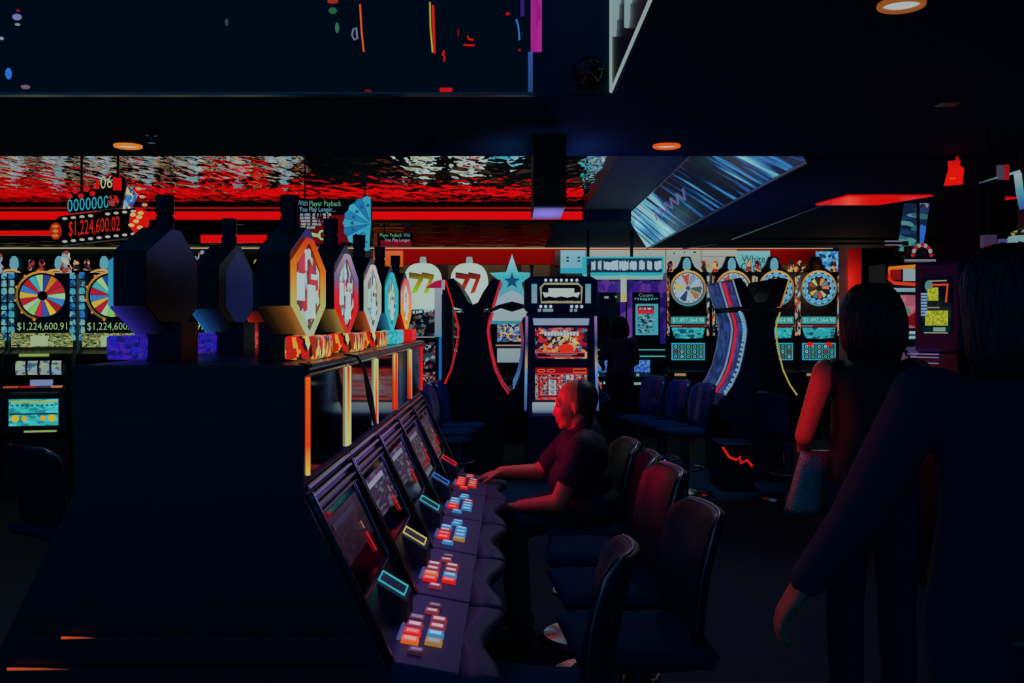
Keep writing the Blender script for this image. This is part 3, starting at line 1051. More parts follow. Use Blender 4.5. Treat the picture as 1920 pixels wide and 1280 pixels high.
# --- white sevens machines
def sevens_machine(px, label, c1, c2, seed):
    Y = 14.0
    t = thing('sevens_machine', (X(px, Y), Y, 0), 0, label, 'slot machine', 'white topped machines of the end wall row')
    q = MB()
    q.prism([(.5, 0), (-.05, 0), (-.05, .62), (-.16, .68), (-.16, .84), (.0, .90), (.0, 1.90), (.5, 1.90)], -.30, .30, 'x', BODY)
    q.build('cabinet', t, bevel=0.008)
    q = MB()
    o = []
    for i in range(25):
        a = PI * i / 24
        o.append((.265 * math.copysign(abs(math.cos(a)) ** .7, math.cos(a)), 2.13 + .30 * math.sin(a) ** .8))
    q.prism([(-.265, 1.78), (.265, 1.78)] + o, -.06, .10, 'y', E(168, 186, 178))
    tp = q.build('topper', t)
    q = MB()
    q.lathe([(0, 0), (.04, 0), (.05, .02), (.04, .09), (0, .09)], (0, .02, 2.43), E(130, 150, 150), 12)
    q.build('cap', tp)
    q = MB()
    for dx, sc in ((-.09, 1.0), (.07, .8)):
        q.add([(dx - .10 * sc, -.066, 2.30), (dx + .11 * sc, -.066, 2.27), (dx + .11 * sc, -.066, 2.23), (dx + .01 * sc, -.066, 2.02), (dx - .07 * sc, -.066, 2.00), (dx + .03 * sc, -.066, 2.20), (dx - .10 * sc, -.066, 2.22)], [(0, 1, 2, 5, 6), (2, 3, 4, 5)], RAMP([(0, c2), (.5, c1), (1, (40, 30, 20))], 'Z', 2.0, 2.32))
    q.build('sevens_logo', tp)
    q = MB()
    q.box(-.28, .28, -.02, .0, 1.40, 1.93, ART([(6, 8, 14), (6, 8, 14), (70, 100, 100), (6, 8, 14), (110, 60, 50), (20, 30, 40)], (16, 20, 16), 1, seed))
    a = q.build('poster_panel', t)
    q = MB()
    for k, (z, wd) in enumerate(((1.86, .30), (1.80, .36), (1.74, .32))):
        q.add([(-.17, -.023, z - .026), (-.17 + wd, -.023, z + .012), (-.17 + wd, -.023, z + .052), (-.17, -.023, z + .014)], [(0, 1, 2, 3)], ART([(150, 175, 175), (10, 14, 20), (150, 175, 175), (110, 160, 170)], (34, 60, 8), 1, seed + k))
    q.box(-.26, .26, -.03, -.02, 1.385, 1.40, E(130, 140, 140))
    q.build('lettering_lines', a)
    q = MB()
    q.box(-.24, .24, -.012, -.0, .95, 1.32, ART([(6, 8, 14), (110, 140, 140), (6, 8, 14), (100, 30, 40), (30, 60, 80), (6, 8, 14)], (14, 14, 14), 1, seed + 5))
    q.build('game_screen', t)
    q = MB()
    q.prism([(-.05, .60), (-.16, .66), (-.168, .84), (-.02, .905), (.0, .90)], -.28, .28, 'x', ART([(6, 8, 14), (120, 130, 140), (6, 8, 14), (150, 40, 40), (60, 70, 90)], (24, 24, 30), 1, seed + 7))
    q.build('button_deck', t)
    return t


sevens_machine(793, 'machine with a white rounded topper and yellow-green sevens', (150, 130, 20), (120, 190, 40), 1)
sevens_machine(880, 'machine with a white rounded topper and dark red sevens', (150, 30, 20), (165, 60, 25), 2)

# pale side-lit fin of the next machine along
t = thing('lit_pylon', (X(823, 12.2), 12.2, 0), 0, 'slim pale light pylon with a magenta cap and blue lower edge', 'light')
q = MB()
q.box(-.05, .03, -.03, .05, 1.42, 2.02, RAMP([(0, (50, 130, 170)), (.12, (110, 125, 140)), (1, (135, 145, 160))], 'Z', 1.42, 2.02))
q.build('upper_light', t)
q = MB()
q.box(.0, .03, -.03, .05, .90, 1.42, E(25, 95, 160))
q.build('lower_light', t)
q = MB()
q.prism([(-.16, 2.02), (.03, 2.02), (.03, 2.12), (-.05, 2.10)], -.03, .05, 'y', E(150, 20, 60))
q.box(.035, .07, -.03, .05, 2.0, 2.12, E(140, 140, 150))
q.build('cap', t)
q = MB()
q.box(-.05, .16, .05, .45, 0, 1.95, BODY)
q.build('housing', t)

# --- star machine
Y = 13.4
t = thing('star_machine', (X(960, Y), Y, 0), 0, 'machine under a glowing teal star and white arched panels', 'slot machine')
q = MB()
q.prism([(.5, 0), (-.02, 0), (-.02, .62), (-.14, .68), (-.14, .84), (.0, .90), (.0, 1.98), (.5, 1.98)], -.30, .30, 'x', BODY)
q.build('cabinet', t, bevel=0.008)
q = MB()
st = []
for i in range(10):
    a = PI / 2 + i * PI / 5
    r = (.30 if i % 2 == 0 else .13) * (1.15 if i == 0 else 1)
    st.append((r * math.cos(a) * 1.05, 2.17 + r * math.sin(a)))
q.prism(st, -.05, .05, 'y', RAMP([(0, (90, 150, 165)), (.45, (50, 165, 175)), (1, (150, 180, 190))], 'Z', 1.95, 2.5))
s = q.build('star', t)
q = MB()
q.prism([(a * .35, 2.15 + (b - 2.17) * .35) for a, b in st], -.056, -.05, 'y', E(20, 70, 110))
q.build('star_core', s)
q = MB()
q.prism([(-.26, 1.80), (-.26, 2.03), (.26, 2.03), (.26, 1.80), (.16, 1.84), (0, 1.88), (-.16, 1.84)], -.02, .0, 'y', E(140, 160, 172))
q.prism([(-.27, 1.62), (-.27, 1.74), (-.15, 1.79), (0, 1.74), (.15, 1.79), (.27, 1.74), (.27, 1.62)], -.02, .0, 'y', E(140, 160, 165))
q.build('lit_panel', t)
q = MB()
q.box(-.29, .29, -.03, .0, 1.575, 1.62, E(50, 130, 140))
q.build('light_bar', t)
q = MB()
q.box(-.20, .20, -.02, .0, 1.34, 1.575, ART([(50, 110, 170), (8, 10, 20), (150, 160, 165), (190, 150, 60), (90, 40, 60), (60, 120, 180)], (22, 22, 22), 1, 3))
s = q.build('game_screen', t)
lettering(s, 'STARS', -.01, -.023, 1.50, .33, .07, E(150, 175, 185))
q = MB()
q.box(-.20, .20, -.02, .0, 1.06, 1.25, RAMP([(0, (120, 140, 150)), (1, (135, 155, 160))], 'Z', 1.0, 1.3))
q.build('lower_panel', t)
q = MB()
q.box(-.22, .22, -.025, -.018, 1.28, 1.30, E(150, 120, 110))
q.build('message_bar', t)

# --- centre machine facing the aisle
Y = 10.0
cx = X(1052, Y)
NAVY = D(24, 28, 80, 0.28)
t = thing('tall_slot_machine', (cx, Y, 0), 0, 'large slot machine facing down the aisle with bulb-framed top sign and red screens', 'slot machine')
q = MB()
q.prism([(.62, 0), (-.04, 0), (-.04, .66), (.0, .70), (.0, 1.70), (.62, 1.70)], -.345, .345, 'x', NAVY)
q.build('cabinet', t, bevel=0.012)
q = MB()
q.prism([(-.37, 1.74), (-.33, 1.70), (.33, 1.70), (.37, 1.74), (.37, 2.02), (.30, 2.06), (-.30, 2.06), (-.37, 2.02)], -.02, .40, 'y', NAVY)
tp = q.build('topper', t, bevel=0.015)
q = MB()
q.prism([(-.20, 1.80), (-.17, 1.785), (.17, 1.785), (.20, 1.80), (.205, 1.95), (.17, 1.985), (-.17, 1.985), (-.205, 1.95)], -.04, -.02, 'y', BLACK)
q.prism([(-.205, 1.79), (.205, 1.79), (.18, 1.815), (-.18, 1.815)], -.045, -.02, 'y', ART([(140, 120, 110), (120, 30, 60), (30, 20, 30), (160, 150, 120)], (40, 40, 40), 1, 2))
q.tube([(-.20, -.045, 1.80), (.20, -.045, 1.80), (.205, -.045, 1.95), (.17, -.045, 1.985), (-.17, -.045, 1.985), (-.205, -.045, 1.95)], .010, E(140, 140, 100), 8, closed=True)
sg = q.build('sign_panel', tp)
q = MB()
pts = [(-.19, 1.90), (-.165, 1.845), (-.12, 1.86), (-.06, 1.845), (0, 1.86), (.06, 1.845), (.12, 1.86), (.165, 1.845), (.19, 1.90), (.13, 1.895), (.13, 1.94), (-.13, 1.94), (-.13, 1.895)]
q.prism(pts, -.052, -.046, 'y', E(165, 178, 172))
q.build('sign_plate', sg)
for sx in (-1, 1):
    q = MB()
    q.box(sx * .27 - .028, sx * .27 + .028, -.03, -.02, 1.79, 1.985, RAMP([(0, (120, 145, 160)), (.6, (110, 140, 150)), (1, (70, 150, 160))], 'Z', 1.79, 1.99))
    q.build('side_light', tp, bevel=0.01)
for i in range(7):
    q = MB()
    q.ball((-.155 + i * .052, -.03, 2.022), .0155, E(165, 185, 190), 10, 8)
    q.build('bulb', tp, smooth=True)
for i, xx in enumerate((-.205, -.155, -.105, .105, .155, .205)):
    q = MB()
    q.ball((xx, -.03, 1.758), .0165, E(165, 185, 190), 10, 8)
    q.build('bulb', tp, smooth=True)
q = MB()
for (a, b) in ((-.235, -.20), (-.185, -.08), (.085, .115), (.13, .16)):
    q.box(a, b, -.028, -.02, 1.705, 1.735, E(110, 135, 150))
q.build('vent_lights', tp)
for sx in (-1, 1):
    q = MB()
    q.lathe([(0, 0), (.018, 0), (.018, .10), (.022, .105), (.022, .125), (0, .13)], (sx * .29, .15, 2.06), STEEL, 12)
    q.build('post', tp)
q = MB()
q.prism([(-.285, 1.64), (.285, 1.64), (.275, 1.57), (-.275, 1.57)], -.02, .0, 'y', E(128, 142, 165))
q.build('light_bar', t, bevel=0.004)
q = MB()
q.box(-.262, .262, -.015, .0, 1.235, 1.545, ART([(150, 25, 25), (180, 40, 30), (30, 16, 40), (200, 120, 60), (60, 110, 150), (150, 20, 40), (170, 150, 120), (20, 20, 50)], (16, 16, 18), 1, 11))
s = q.build('upper_screen', t)
q = MB()
for i in range(11):
    x0 = -.17 + i * .032
    q.add([(x0, -.019, 1.468), (x0 + .012, -.019, 1.462), (x0 + .026, -.019, 1.468), (x0 + .030, -.019, 1.51), (x0 + .018, -.019, 1.50), (x0 + .004, -.019, 1.512)], [(0, 1, 2, 3, 4, 5)], E(165, 175, 180))
q.box(-.12, .12, -.019, -.015, 1.523, 1.538, E(150, 70, 110))
q.build('title_plate', s)
q = MB()
arc = [(.03 + .14 * math.cos(a), -.020, 1.345 + .10 * math.sin(a)) for a in [PI * (.95 - .95 * i / 10) for i in range(11)]]
q.tube(arc, .02, ART([(185, 170, 110), (60, 30, 20), (190, 175, 120)], (40, 40, 40), 1, 2), 8, rs=[.012, .014, .016, .018, .02, .021, .022, .022, .02, .016, .01])
q.ball((.05, -.012, 1.335), .085, E(205, 45, 25), 16, 8, (1, .1, .62))
q.build('creature_picture', s)
q = MB()
q.box(-.235, .235, -.019, -.015, 1.252, 1.292, E(24, 8, 14))
q.tube([(-.24, -.02, 1.25), (.24, -.02, 1.25), (.24, -.02, 1.295), (-.24, -.02, 1.295)], .005, E(200, 60, 60), 6, closed=True)
q.box(-.15, .16, -.021, -.019, 1.275, 1.284, E(150, 100, 110))
q.box(-.11, .11, -.021, -.019, 1.260, 1.268, E(150, 100, 110))
q.build('message_bar', s)
q = MB()
q.box(-.262, .262, -.015, .0, .82, 1.145, E(130, 8, 12))
s = q.build('lower_screen', t)
q = MB()
cols5 = [[(205, 40, 25), (195, 60, 50), (205, 30, 25)], [(150, 165, 175)] * 3, [(200, 50, 40), (80, 140, 160), (190, 60, 50)], [(150, 165, 175), (60, 120, 150), (190, 40, 35)], [(205, 40, 30), (190, 70, 60), (200, 40, 30)]]
rr = random.Random(3)
for i in range(5):
    for j in range(4):
        x0, z0 = -.215 + i * .088, 1.025 - j * .052
        c = E(150, 165, 175) if (i == 1 and j > 0) or (i == 3 and j == 0) else None
        q.box(x0, x0 + .078, -.018, -.015, z0, z0 + .048, c or ART([(200, 40, 25), (150, 160, 165), (190, 30, 25), (70, 130, 150), (20, 10, 20)], (46, 46, 50), 1, i + j))
q.box(-.262, -.23, -.018, -.015, .85, 1.07, ART([(60, 140, 140), (150, 160, 150), (120, 20, 30)], (60, 60, 50), 1, 3))
q.box(.232, .262, -.018, -.015, .85, 1.07, ART([(60, 140, 140), (150, 160, 150), (120, 20, 30)], (60, 60, 50), 1, 4))
q.box(-.262, .262, -.018, -.015, 1.078, 1.086, E(205, 70, 60))
q.box(-.255, .255, -.018, -.015, .825, .845, ART([(60, 140, 150), (190, 90, 110), (205, 30, 25)], (18, 60, 50), 1, 5))
q.tube([(.12, -.018, 1.098), (.25, -.018, 1.098), (.25, -.018, 1.132), (.12, -.018, 1.132)], .005, E(205, 100, 50), 6, closed=True)
for xx in (-.20, -.10):
    q.tube([(xx + .04 * math.cos(a * PI / 6), -.018, 1.115 + .014 * math.sin(a * PI / 6)) for a in range(12)], .004, E(200, 100, 80), 6, closed=True)
q.build('reel_symbols', s)
for j in range(3):
    lettering(s, '9', -.088, -.020, .995 - j * .052, .03, .036, E(20, 30, 60))
lettering(s, '3', .088, -.020, 1.05, .03, .034, E(20, 30, 60))
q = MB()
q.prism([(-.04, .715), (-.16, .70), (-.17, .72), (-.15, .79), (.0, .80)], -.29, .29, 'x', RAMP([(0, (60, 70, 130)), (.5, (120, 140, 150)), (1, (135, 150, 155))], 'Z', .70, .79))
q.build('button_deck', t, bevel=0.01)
for sx in (-1, 1):
    q = MB()
    q.tube([(sx * .345, -.03, 1.66), (sx * .350, -.04, 1.2), (sx * .355, -.06, .95), (sx * .36, -.10, .72)], .014, RAMP([(0, (50, 60, 110)), (.4, (90, 140, 190)), (.5, (170, 140, 100)), (.7, (40, 50, 100)), (1, (150, 110, 170))], 'Z', .7, 1.68), 8)
    q.build('edge_light', t, smooth=True)

# island machines standing back to back behind the centre machine
def island_machine(y0, right, label, col, seed):
    s = 1 if right else -1
    t = thing('island_machine', (cx + s * .0, y0, 0), PI / 2 if right else -PI / 2, label, 'slot machine', 'island machines behind the red screen machine')
    q = MB()
    q.prism([(0, 0), (-.34, 0), (-.36, .66), (-.56, .74), (-.56, .80), (-.47, .88), (-.39, 1.10), (-.365, 1.45), (-.38, 1.62), (-.36, 1.66), (0, 1.66)], -.29, .29, 'x', NAVY)
    q.build('cabinet', t, bevel=0.01)
    for sx in (-1, 1):
        q = MB()
        q.tube([(sx * .285, -.40, 1.60), (sx * .285, -.372, 1.40), (sx * .285, -.385, 1.20), (sx * .285, -.42, 1.02), (sx * .285, -.48, .88)], .010, col, 8)
        q.build('edge_light', t, smooth=True)
    q = MB()
    q.quad((-.25, -.398, 1.13), (.25, -.398, 1.13), (.25, -.374, 1.44), (-.25, -.374, 1.44), ART([(60, 20, 60), (20, 24, 70), (120, 30, 40), (30, 70, 110)], (12, 12, 12), .8, seed))
    q.build('game_screen', t)
    q = MB()
    q.prism([(-.46, .88), (-.57, .80), (-.575, .745), (-.50, .84)], -.27, .27, 'x', ART([(10, 12, 30), (70, 70, 110), (10, 12, 30), (90, 60, 70)], (12, 12, 30), .8, seed + 2))
    q.build('button_deck', t)
    return t


LR = RAMP([(0, (150, 60, 50)), (.4, (190, 50, 40)), (.6, (60, 70, 110)), (1, (190, 60, 60))], 'Z', .85, 1.62)
LB = RAMP([(0, (60, 120, 170)), (.5, (40, 50, 110)), (1, (150, 60, 60))], 'Z', .85, 1.62)
island_machine(11.1, True, 'island machine turned to the purple machines, just behind the red screen machine', LR, 1)
island_machine(11.72, True, 'second island machine turned to the purple machines', LR, 2)
island_machine(11.1, False, 'island machine turned to the dark curved machines, just behind the red screen machine', LB, 3)
island_machine(11.72, False, 'second island machine turned to the dark curved machines', LB, 4)

# --- curved back-to-back machines
NAVYD = D(12, 18, 44, 0.3)


def curved_machine(cx_, y0, right, label, col, screen=None, lit=False, grp='curved machines', top=None):
    t = thing('curved_machine', (cx_, y0, 0), PI / 2 if right else -PI / 2, label, 'slot machine', grp)
    base = [(-.145, 1.52), (-.155, 1.42), (-.18, 1.28), (-.22, 1.12), (-.29, .97), (-.36, .87)]
    crv = [(-.19, 1.70), (-.16, 1.62)] + base
    q = MB()
    q.prism([(0, 0), (-.30, 0), (-.31, .60), (-.42, .66), (-.44, .76), (-.38, .86)] + [(a + .012, b) for a, b in crv[::-1]] + [(0, 1.70)], -.32, .32, 'x', NAVYD)
    q.build('cabinet', t, bevel=0.008)
    q = MB()
    q.prism([(0, 1.70), (-.10, 1.70), (-.12, 1.745), (-.19, 1.75), (-.275, 2.03), (-.20, 2.05), (-.10, 1.90), (-.05, 1.80), (0, 1.78)], -.32, .32, 'x', NAVYD)
    tp = q.build('topper', t, bevel=0.008)
    for sx in (-1, 1):
        q = MB()
        q.tube([(sx * .312, a - .004, b) for a, b in crv], .0085, col, 8)
        q.build('edge_light', t, smooth=True)
        q = MB()
        q.tube([(sx * .312, -.198, 1.755), (sx * .312, -.282, 2.03)], .0085, top or col, 8)
        if top:
            q.tube([(sx * .312, -.075, 1.755), (sx * .312, -.20, 1.755)], .0075, top, 8)
        q.build('edge_light', tp, smooth=True)
    if screen:
        q = MB()
        v = []
        for a, b in crv:
            v += [(-.25, a - .006, b), (.25, a - .006, b)]
        q.add(v, [(2 * i, 2 * i + 1, 2 * i + 3, 2 * i + 2) for i in range(len(crv) - 1)], screen)
        s = q.build('game_screen', t)
        q = MB()
        q.quad((-.25, -.203, 1.76), (.25, -.203, 1.76), (.25, -.280, 2.01), (-.25, -.280, 2.01), screen)
        q.build('display', tp)
        if lit:
            q = MB()
            q.tube([(-.10, a - .012, b) for a, b in crv], .014, E(210, 25, 30), 8)
            q.tube([(-.10, -.212, 1.76), (-.10, -.288, 2.01)], .014, E(210, 25, 30), 8)
            q.build('glow_strip', s, smooth=True)
            q = MB()
            for i in range(len(crv) - 1):
                for k in range(3):
                    u = k / 3
                    a = crv[i][0] * (1 - u) + crv[i + 1][0] * u
                    b = crv[i][1] * (1 - u) + crv[i + 1][1] * u
                    q.ball((.27, a - .012, b), .017, E(90, 160, 185), 8, 6)
            q.build('edge_bulbs', s)
    q = MB()
    q.prism([(-.31, .62), (-.425, .668), (-.445, .765), (-.37, .875), (-.36, .84), (-.40, .76)], -.30, .30, 'x', STEEL)
    q.build('button_deck', t)
    return t


CB = X(887, 10.15)
RED1 = E(205, 18, 22)
GC1 = 'dark curved machines before the white topped machines'
DSC = ART([(8, 10, 30), (30, 40, 90), (8, 10, 30), (60, 24, 50)], (8, 8, 8), 1, 5)
curved_machine(CB, 10.45, False, 'curved machine edged in red, facing the pale light pylon', RED1, None, grp=GC1)
curved_machine(CB, 10.45, True, 'curved machine edged in red, facing the star machine', RAMP([(0, (200, 20, 25)), (.8, (200, 30, 40)), (1, (180, 20, 60))], 'Z', .85, 2.05), DSC, grp=GC1)
curved_machine(CB, 11.12, False, 'rear curved machine on the side of the pale light pylon', E(150, 20, 40), None, grp=GC1)
RB = X(1426, 10.0)
GC2 = 'curved machines before the tall wheel machines'
BSC = ART([(20, 40, 80), (30, 60, 130), (24, 46, 96), (16, 26, 60)], (9, 9, 9), 1, 6)
curved_machine(RB, 10.3, False, 'curved machine with a blue screen split by a red light strip', E(120, 140, 160), BSC, True, grp=GC2)
curved_machine(RB, 10.3, True, 'curved machine outlined in thin yellow light', E(160, 150, 70), None, grp=GC2, top=RAMP([(0, (200, 90, 30)), (1, (170, 140, 50))], 'Z', 1.74, 2.05))
curved_machine(RB, 10.98, False, 'rear curved machine behind the blue split screen', E(60, 70, 110), BSC, False, grp=GC2)
curved_machine(RB, 10.98, True, 'rear curved machine behind the yellow outlined one', E(80, 80, 60), None, grp=GC2)
# red floor lettering light at the foot of the curved machine
q = MB()
zz = [(2.02, .26), (2.06, .36), (2.10, .28), (2.13, .34), (2.17, .22), (2.22, .30), (2.27, .22)]
q.tube([(x, 9.40, z) for x, z in [(1.99, .42), (2.05, .33), (2.12, .30), (2.15, .33), (2.16, .27), (2.22, .30), (2.27, .24)]], .011, E(205, 24, 20), 8)
nl = q
t = thing('kick_lamp', (0, 0, 0), 0, 'crooked red light line low on the foot of the blue-screen curved machine', 'light')
nl.build('tube', t, smooth=True)
q = MB()
q.box(1.98, 2.29, 9.41, 9.98, 0, .44, MATTE)
q.build('plinth', t)

# --- purple machines with teal marquee
def purple_machine(px, label, front, seed):
    Y = 14.0
    t = thing('purple_machine', (X(px, Y), Y, 0), 0, label, 'slot machine', 'purple framed machines under the teal marquee')
    PUR = ART([(40, 20, 110), (60, 30, 140), (50, 24, 120), (110, 60, 160), (30, 20, 100)], (5, 5, 3), .8, seed, True)
    q = MB()
    q.prism([(.5, 0), (-.02, 0), (-.02, .62), (-.14, .68), (-.14, .84), (.0, .90), (.0, 2.20), (.5, 2.20)], -.275, .275, 'x', BODY)
    q.build('cabinet', t, bevel=0.008)
    q = MB()
    q.prism([(-.27, 1.30), (-.20, 1.30), (-.20, 2.02), (.19, 2.02), (.19, 1.30), (.27, 1.30), (.27, 2.20), (.12, 2.17), (0, 2.20), (-.14, 2.17), (-.27, 2.20)], -.02, .0, 'y', PUR)
    q.build('purple_surround', t)
    q = MB()
    q.box(-.20, .19, -.012, .0, 1.88, 2.02, GLASS)
    s = q.build('title_panel', t)
    if front:
        lettering(s, 'Count', -.01, -.016, 1.98, .20, .045, E(130, 150, 160))
        q = MB()
        for i in range(9):
            x0 = -.17 + i * .038
            q.add([(x0, -.016, 1.90 + .02 * abs(i - 4) / 4), (x0 + .028, -.016, 1.905 + .02 * abs(i - 4) / 4), (x0 + .024, -.016, 1.945), (x0 + .006, -.016, 1.945)], [(0, 1, 2, 3)], E(60, 150, 160))
        q.build('title_plate', s)
        q = MB()
        q.box(-.155, .165, -.016, .0, 1.42, 1.86, E(60, 150, 165))
        s = q.build('game_screen', t, bevel=0.004)
        q = MB()
        q.box(-.125, .105, -.020, -.016, 1.45, 1.83, ART([(70, 140, 150), (20, 40, 60), (110, 160, 165), (50, 120, 140)], (18, 30, 30), 1, seed))
        q.box(-.125, .105, -.022, -.020, 1.72, 1.83, RAMP([(0, (190, 50, 60)), (.4, (180, 30, 40)), (1, (30, 8, 14))], 'Z', 1.70, 1.83))
        q.box(-.10, .08, -.024, -.022, 1.775, 1.805, ART([(160, 170, 170), (120, 20, 30)], (50, 10, 10), 1, seed))
        q.build('display', s)
    else:
        q = MB()
        q.box(-.03, .03, -.02, -.0, 1.935, 1.965, E(140, 150, 150))
        q.box(.12, .15, -.02, -.0, 1.945, 1.97, E(130, 140, 110))
        q.build('logo', s)
        q = MB()
        q.box(-.15, .15, -.012, .0, 1.42, 1.85, GLASS)
        q.build('game_screen', t)
    q = MB()
    q.box(-.16, .26, -.02, .0, 1.205, 1.222, E(70, 150, 150))
    q.box(-.22, .26, -.05, .0, 1.115, 1.132, E(70, 150, 150))
    q.build('light_bar', t)
    q = MB()
    q.box(-.17, .05, -.02, .0, .90, 1.07, ART([(40, 90, 170), (60, 120, 190), (90, 130, 190), (30, 60, 140)], (26, 26, 26), 1, seed))
    q.build('lower_screen', t)
    q = MB()
    for a, b, z in ((-.19, -.08, .73), (-.06, .04, .74), (-.16, -.12, .85)):
        q.box(a, b, -.15, -.141, z, z + .035, E(120, 160, 150))
    q.build('button_lights', t)
    return t


purple_machine(1137, 'purple framed machine with a dark screen, beside the bulb-framed sign', False, 1)
purple_machine(1212, 'purple framed machine with a teal bordered lit screen', True, 2)
t = thing('marquee_sign', (X(1168, 13.7), 13.7, 0), 0, 'teal framed marquee with jagged white lettering above the purple machines', 'sign')
q = MB()
q.box(-.56, .56, -.04, .04, 2.24, 2.50, E(40, 160, 168))
q.build('frame', t, bevel=0.01)
q = MB()
q.box(-.50, .53, -.052, -.04, 2.285, 2.475, E(16, 40, 70))
q.build('panel', t)
q = MB()
rr = random.Random(5)
x0 = -.44
for wd in (.06, .05, .20, .13, .10, .08, .07, .10):
    n = 9
    up = [(x0 + wd * i / (n - 1), 2.455 - rr.random() * .035) for i in range(n)]
    dn = [(x0 + wd * (n - 1 - i) / (n - 1), 2.305 + rr.random() * .03) for i in range(n)]
    q.prism(up + dn, -.060, -.053, 'y', E(150, 172, 182))
    x0 += wd + (.012 if wd > .1 else .03)
q.build('lettering_plate', t)
q = MB()
q.box(-.03, .05, -.02, .03, 1.88, 2.24, E(150, 165, 150))
q.box(-.025, .045, -.03, -.02, 1.88, 1.98, E(170, 165, 90))
q.build('post', t)
q = MB()
q.tube([(-.54, -.045, 2.235), (-.3, -.045, 2.21), (0, -.045, 2.235), (.3, -.045, 2.21), (.54, -.045, 2.235)], .012, E(120, 165, 175), 8)
q.build('wave_trim', t)
q = MB()
q.box(-.50, -.46, 0, .02, 2.5, 2.86, BLACK)
q.build('hanger', t)
q = MB()
q.box(.10, .14, 0, .02, 2.5, 2.86, BLACK)
q.build('hanger', t)

# --- posters and boards on the end wall
WH = D(205, 215, 215, 0.6)


def wall_poster(px0, px1, py0, py1, mat, label, name='wall_poster', grp='posters and boards on the end wall'):
    Yw = 16.90
    t = thing(name, (X((px0 + px1) / 2, Yw), Yw, Z((py0 + py1) / 2, Yw)), 0, label, 'poster', grp)
    hw, hh = (px1 - px0) / 2 * Yw / F, (py1 - py0) / 2 * Yw / F
    q = MB()
    q.box(-hw, hw, 0, .05, -hh, hh, mat)
    q.build('board', t)
    return t, hw, hh


TEALP = E(95, 165, 172)
t, a, b = wall_poster(1051, 1097, 469, 512, E(110, 160, 175), 'pale teal poster with four dark marks, beside the marquee')
q = MB()
for sx in (-.3, .35):
    for zz in (.05, .35):
        q.box(sx * a * 1.4 - .02, sx * a * 1.4 + .02, -.006, 0, zz * b - .012, zz * b + .018, E(20, 40, 60))
q.box(-a, a, -.006, 0, -b, -b * .55, E(40, 150, 180))
q.build('print', t)
t, a, b = wall_poster(1098, 1248, 468, 545, E(138, 150, 145), 'long pale board behind the teal marquee')
t, a, b = wall_poster(1250, 1314, 468, 560, E(138, 150, 145), 'pale board with small dark dashes above the white wheel')
q = MB()
for xx, zz, wd in ((-.6, .82, .02), (.0, .86, .02), (.55, .86, .05), (.0, .55, .03)):
    q.box(xx * a, xx * a + wd, -.006, 0, zz * b, zz * b + .03, E(30, 50, 50))
q.build('print', t)
t, a, b = wall_poster(1316, 1381, 468, 560, E(142, 150, 140), 'pale board with a yellow mark above the second wheel machine')
q = MB()
q.box(-a, -a + .13, -.006, 0, .28 * b, .40 * b, E(150, 135, 40))
q.box(-a, a, -.004, 0, .72 * b, .73 * b, E(60, 70, 70))
q.box(-a * .4, a, -.004, 0, .1 * b, .115 * b, E(60, 70, 70))
q.build('print', t)
t, a, b = wall_poster(1382, 1444, 470, 535, TEALP, 'teal poster with blackletter style dark wording, above the curved machines')
lettering(t, 'White', 0, -.006, b * .50, .40, .13, E(10, 50, 60))
lettering(t, 'Castle', 0, -.006, b * .06, .44, .13, E(10, 50, 60))
t, a, b = wall_poster(1531, 1572, 471, 512, ART([(40, 110, 170), (70, 150, 190), (20, 60, 110), (110, 170, 195)], (12, 12, 12), 1, 3), 'blue mottled poster next to the red wall end')
t, a, b = wall_poster(1480, 1530, 500, 560, E(190, 150, 70), 'yellow lit board behind the last wheel machines')
t, a, b = wall_poster(700, 755, 470, 500, E(190, 80, 20), 'orange lit board at the start of the red band')
t, a, b = wall_poster(1040, 1050, 469, 497, E(40, 12, 14), 'narrow dark panel where the red band meets the teal poster')
# ------------------------------------------------------------------ hanging signs and ceiling things
Y = 8.6
t = thing('jackpot_sign', (X(184, Y), Y, 0), .16, 'bulb-edged jackpot sign hanging over the prize wheel machines', 'sign')
q = MB()
lo, hi = Z(452, Y), Z(397, Y)
mid = (lo + hi) / 2
hh = (hi - lo) / 2
pts = []
for i in range(9):
    a = -PI / 2 + PI * i / 8
    pts.append((.30 + hh * .6 * math.cos(a), mid + hh * math.sin(a)))
for i in range(9):
    a = PI / 2 + PI * i / 8
    pts.append((-.30 + hh * .6 * math.cos(a), mid + hh * math.sin(a)))
def shear(p):
    return (p[0], p[1] + p[0] * .13)
q.prism([shear(p) for p in pts], 0, .12, 'y', BLACK)
bd = q.build('body', t, bevel=0.006)
for row, zz in ((0, hi - .028), (1, lo + .028)):
    for i in range(9):
        if i == 4 and row == 0:
            continue
        q = MB()
        xx = -.27 + i * .070
        q.ball((xx, -.008, zz + xx * .13), .018, E(165, 165, 150), 10, 6, (1.25, .5, .7))
        q.build('bulb', bd, smooth=True)
vs, fs, tw = _text_geo('$1,224,600.02')
q = MB()
q.add([(-.03 + p.x * .42 / tw, -.006, mid + p.y * .13 / .72 + (-.03 + p.x * .42 / tw) * .13) for p in vs], fs, E(205, 35, 18))
q.build('jackpot_digits', bd)
q = MB()
q.disc((.34, -.004, mid + .05), .115, E(200, 15, 12), 20, rx=.085)
q.build('red_medallion', bd)
q = MB()
q.disc((-.345, -.004, mid - .045), .075, E(160, 30, 15), 16, rx=.05)
q.build('red_medallion', bd)
q = MB()
for dx, dz in ((-.02, .055), (.02, .035), (.0, .0), (-.03, -.035), (.025, -.055), (.03, .07)):
    q.ball((.315 + dx * 1.3, -.014, mid + .05 + dz), .022, E(195, 165, 95), 8, 5, (1.2, .3, .8))
q.build('gold_figure', bd)
q = MB()
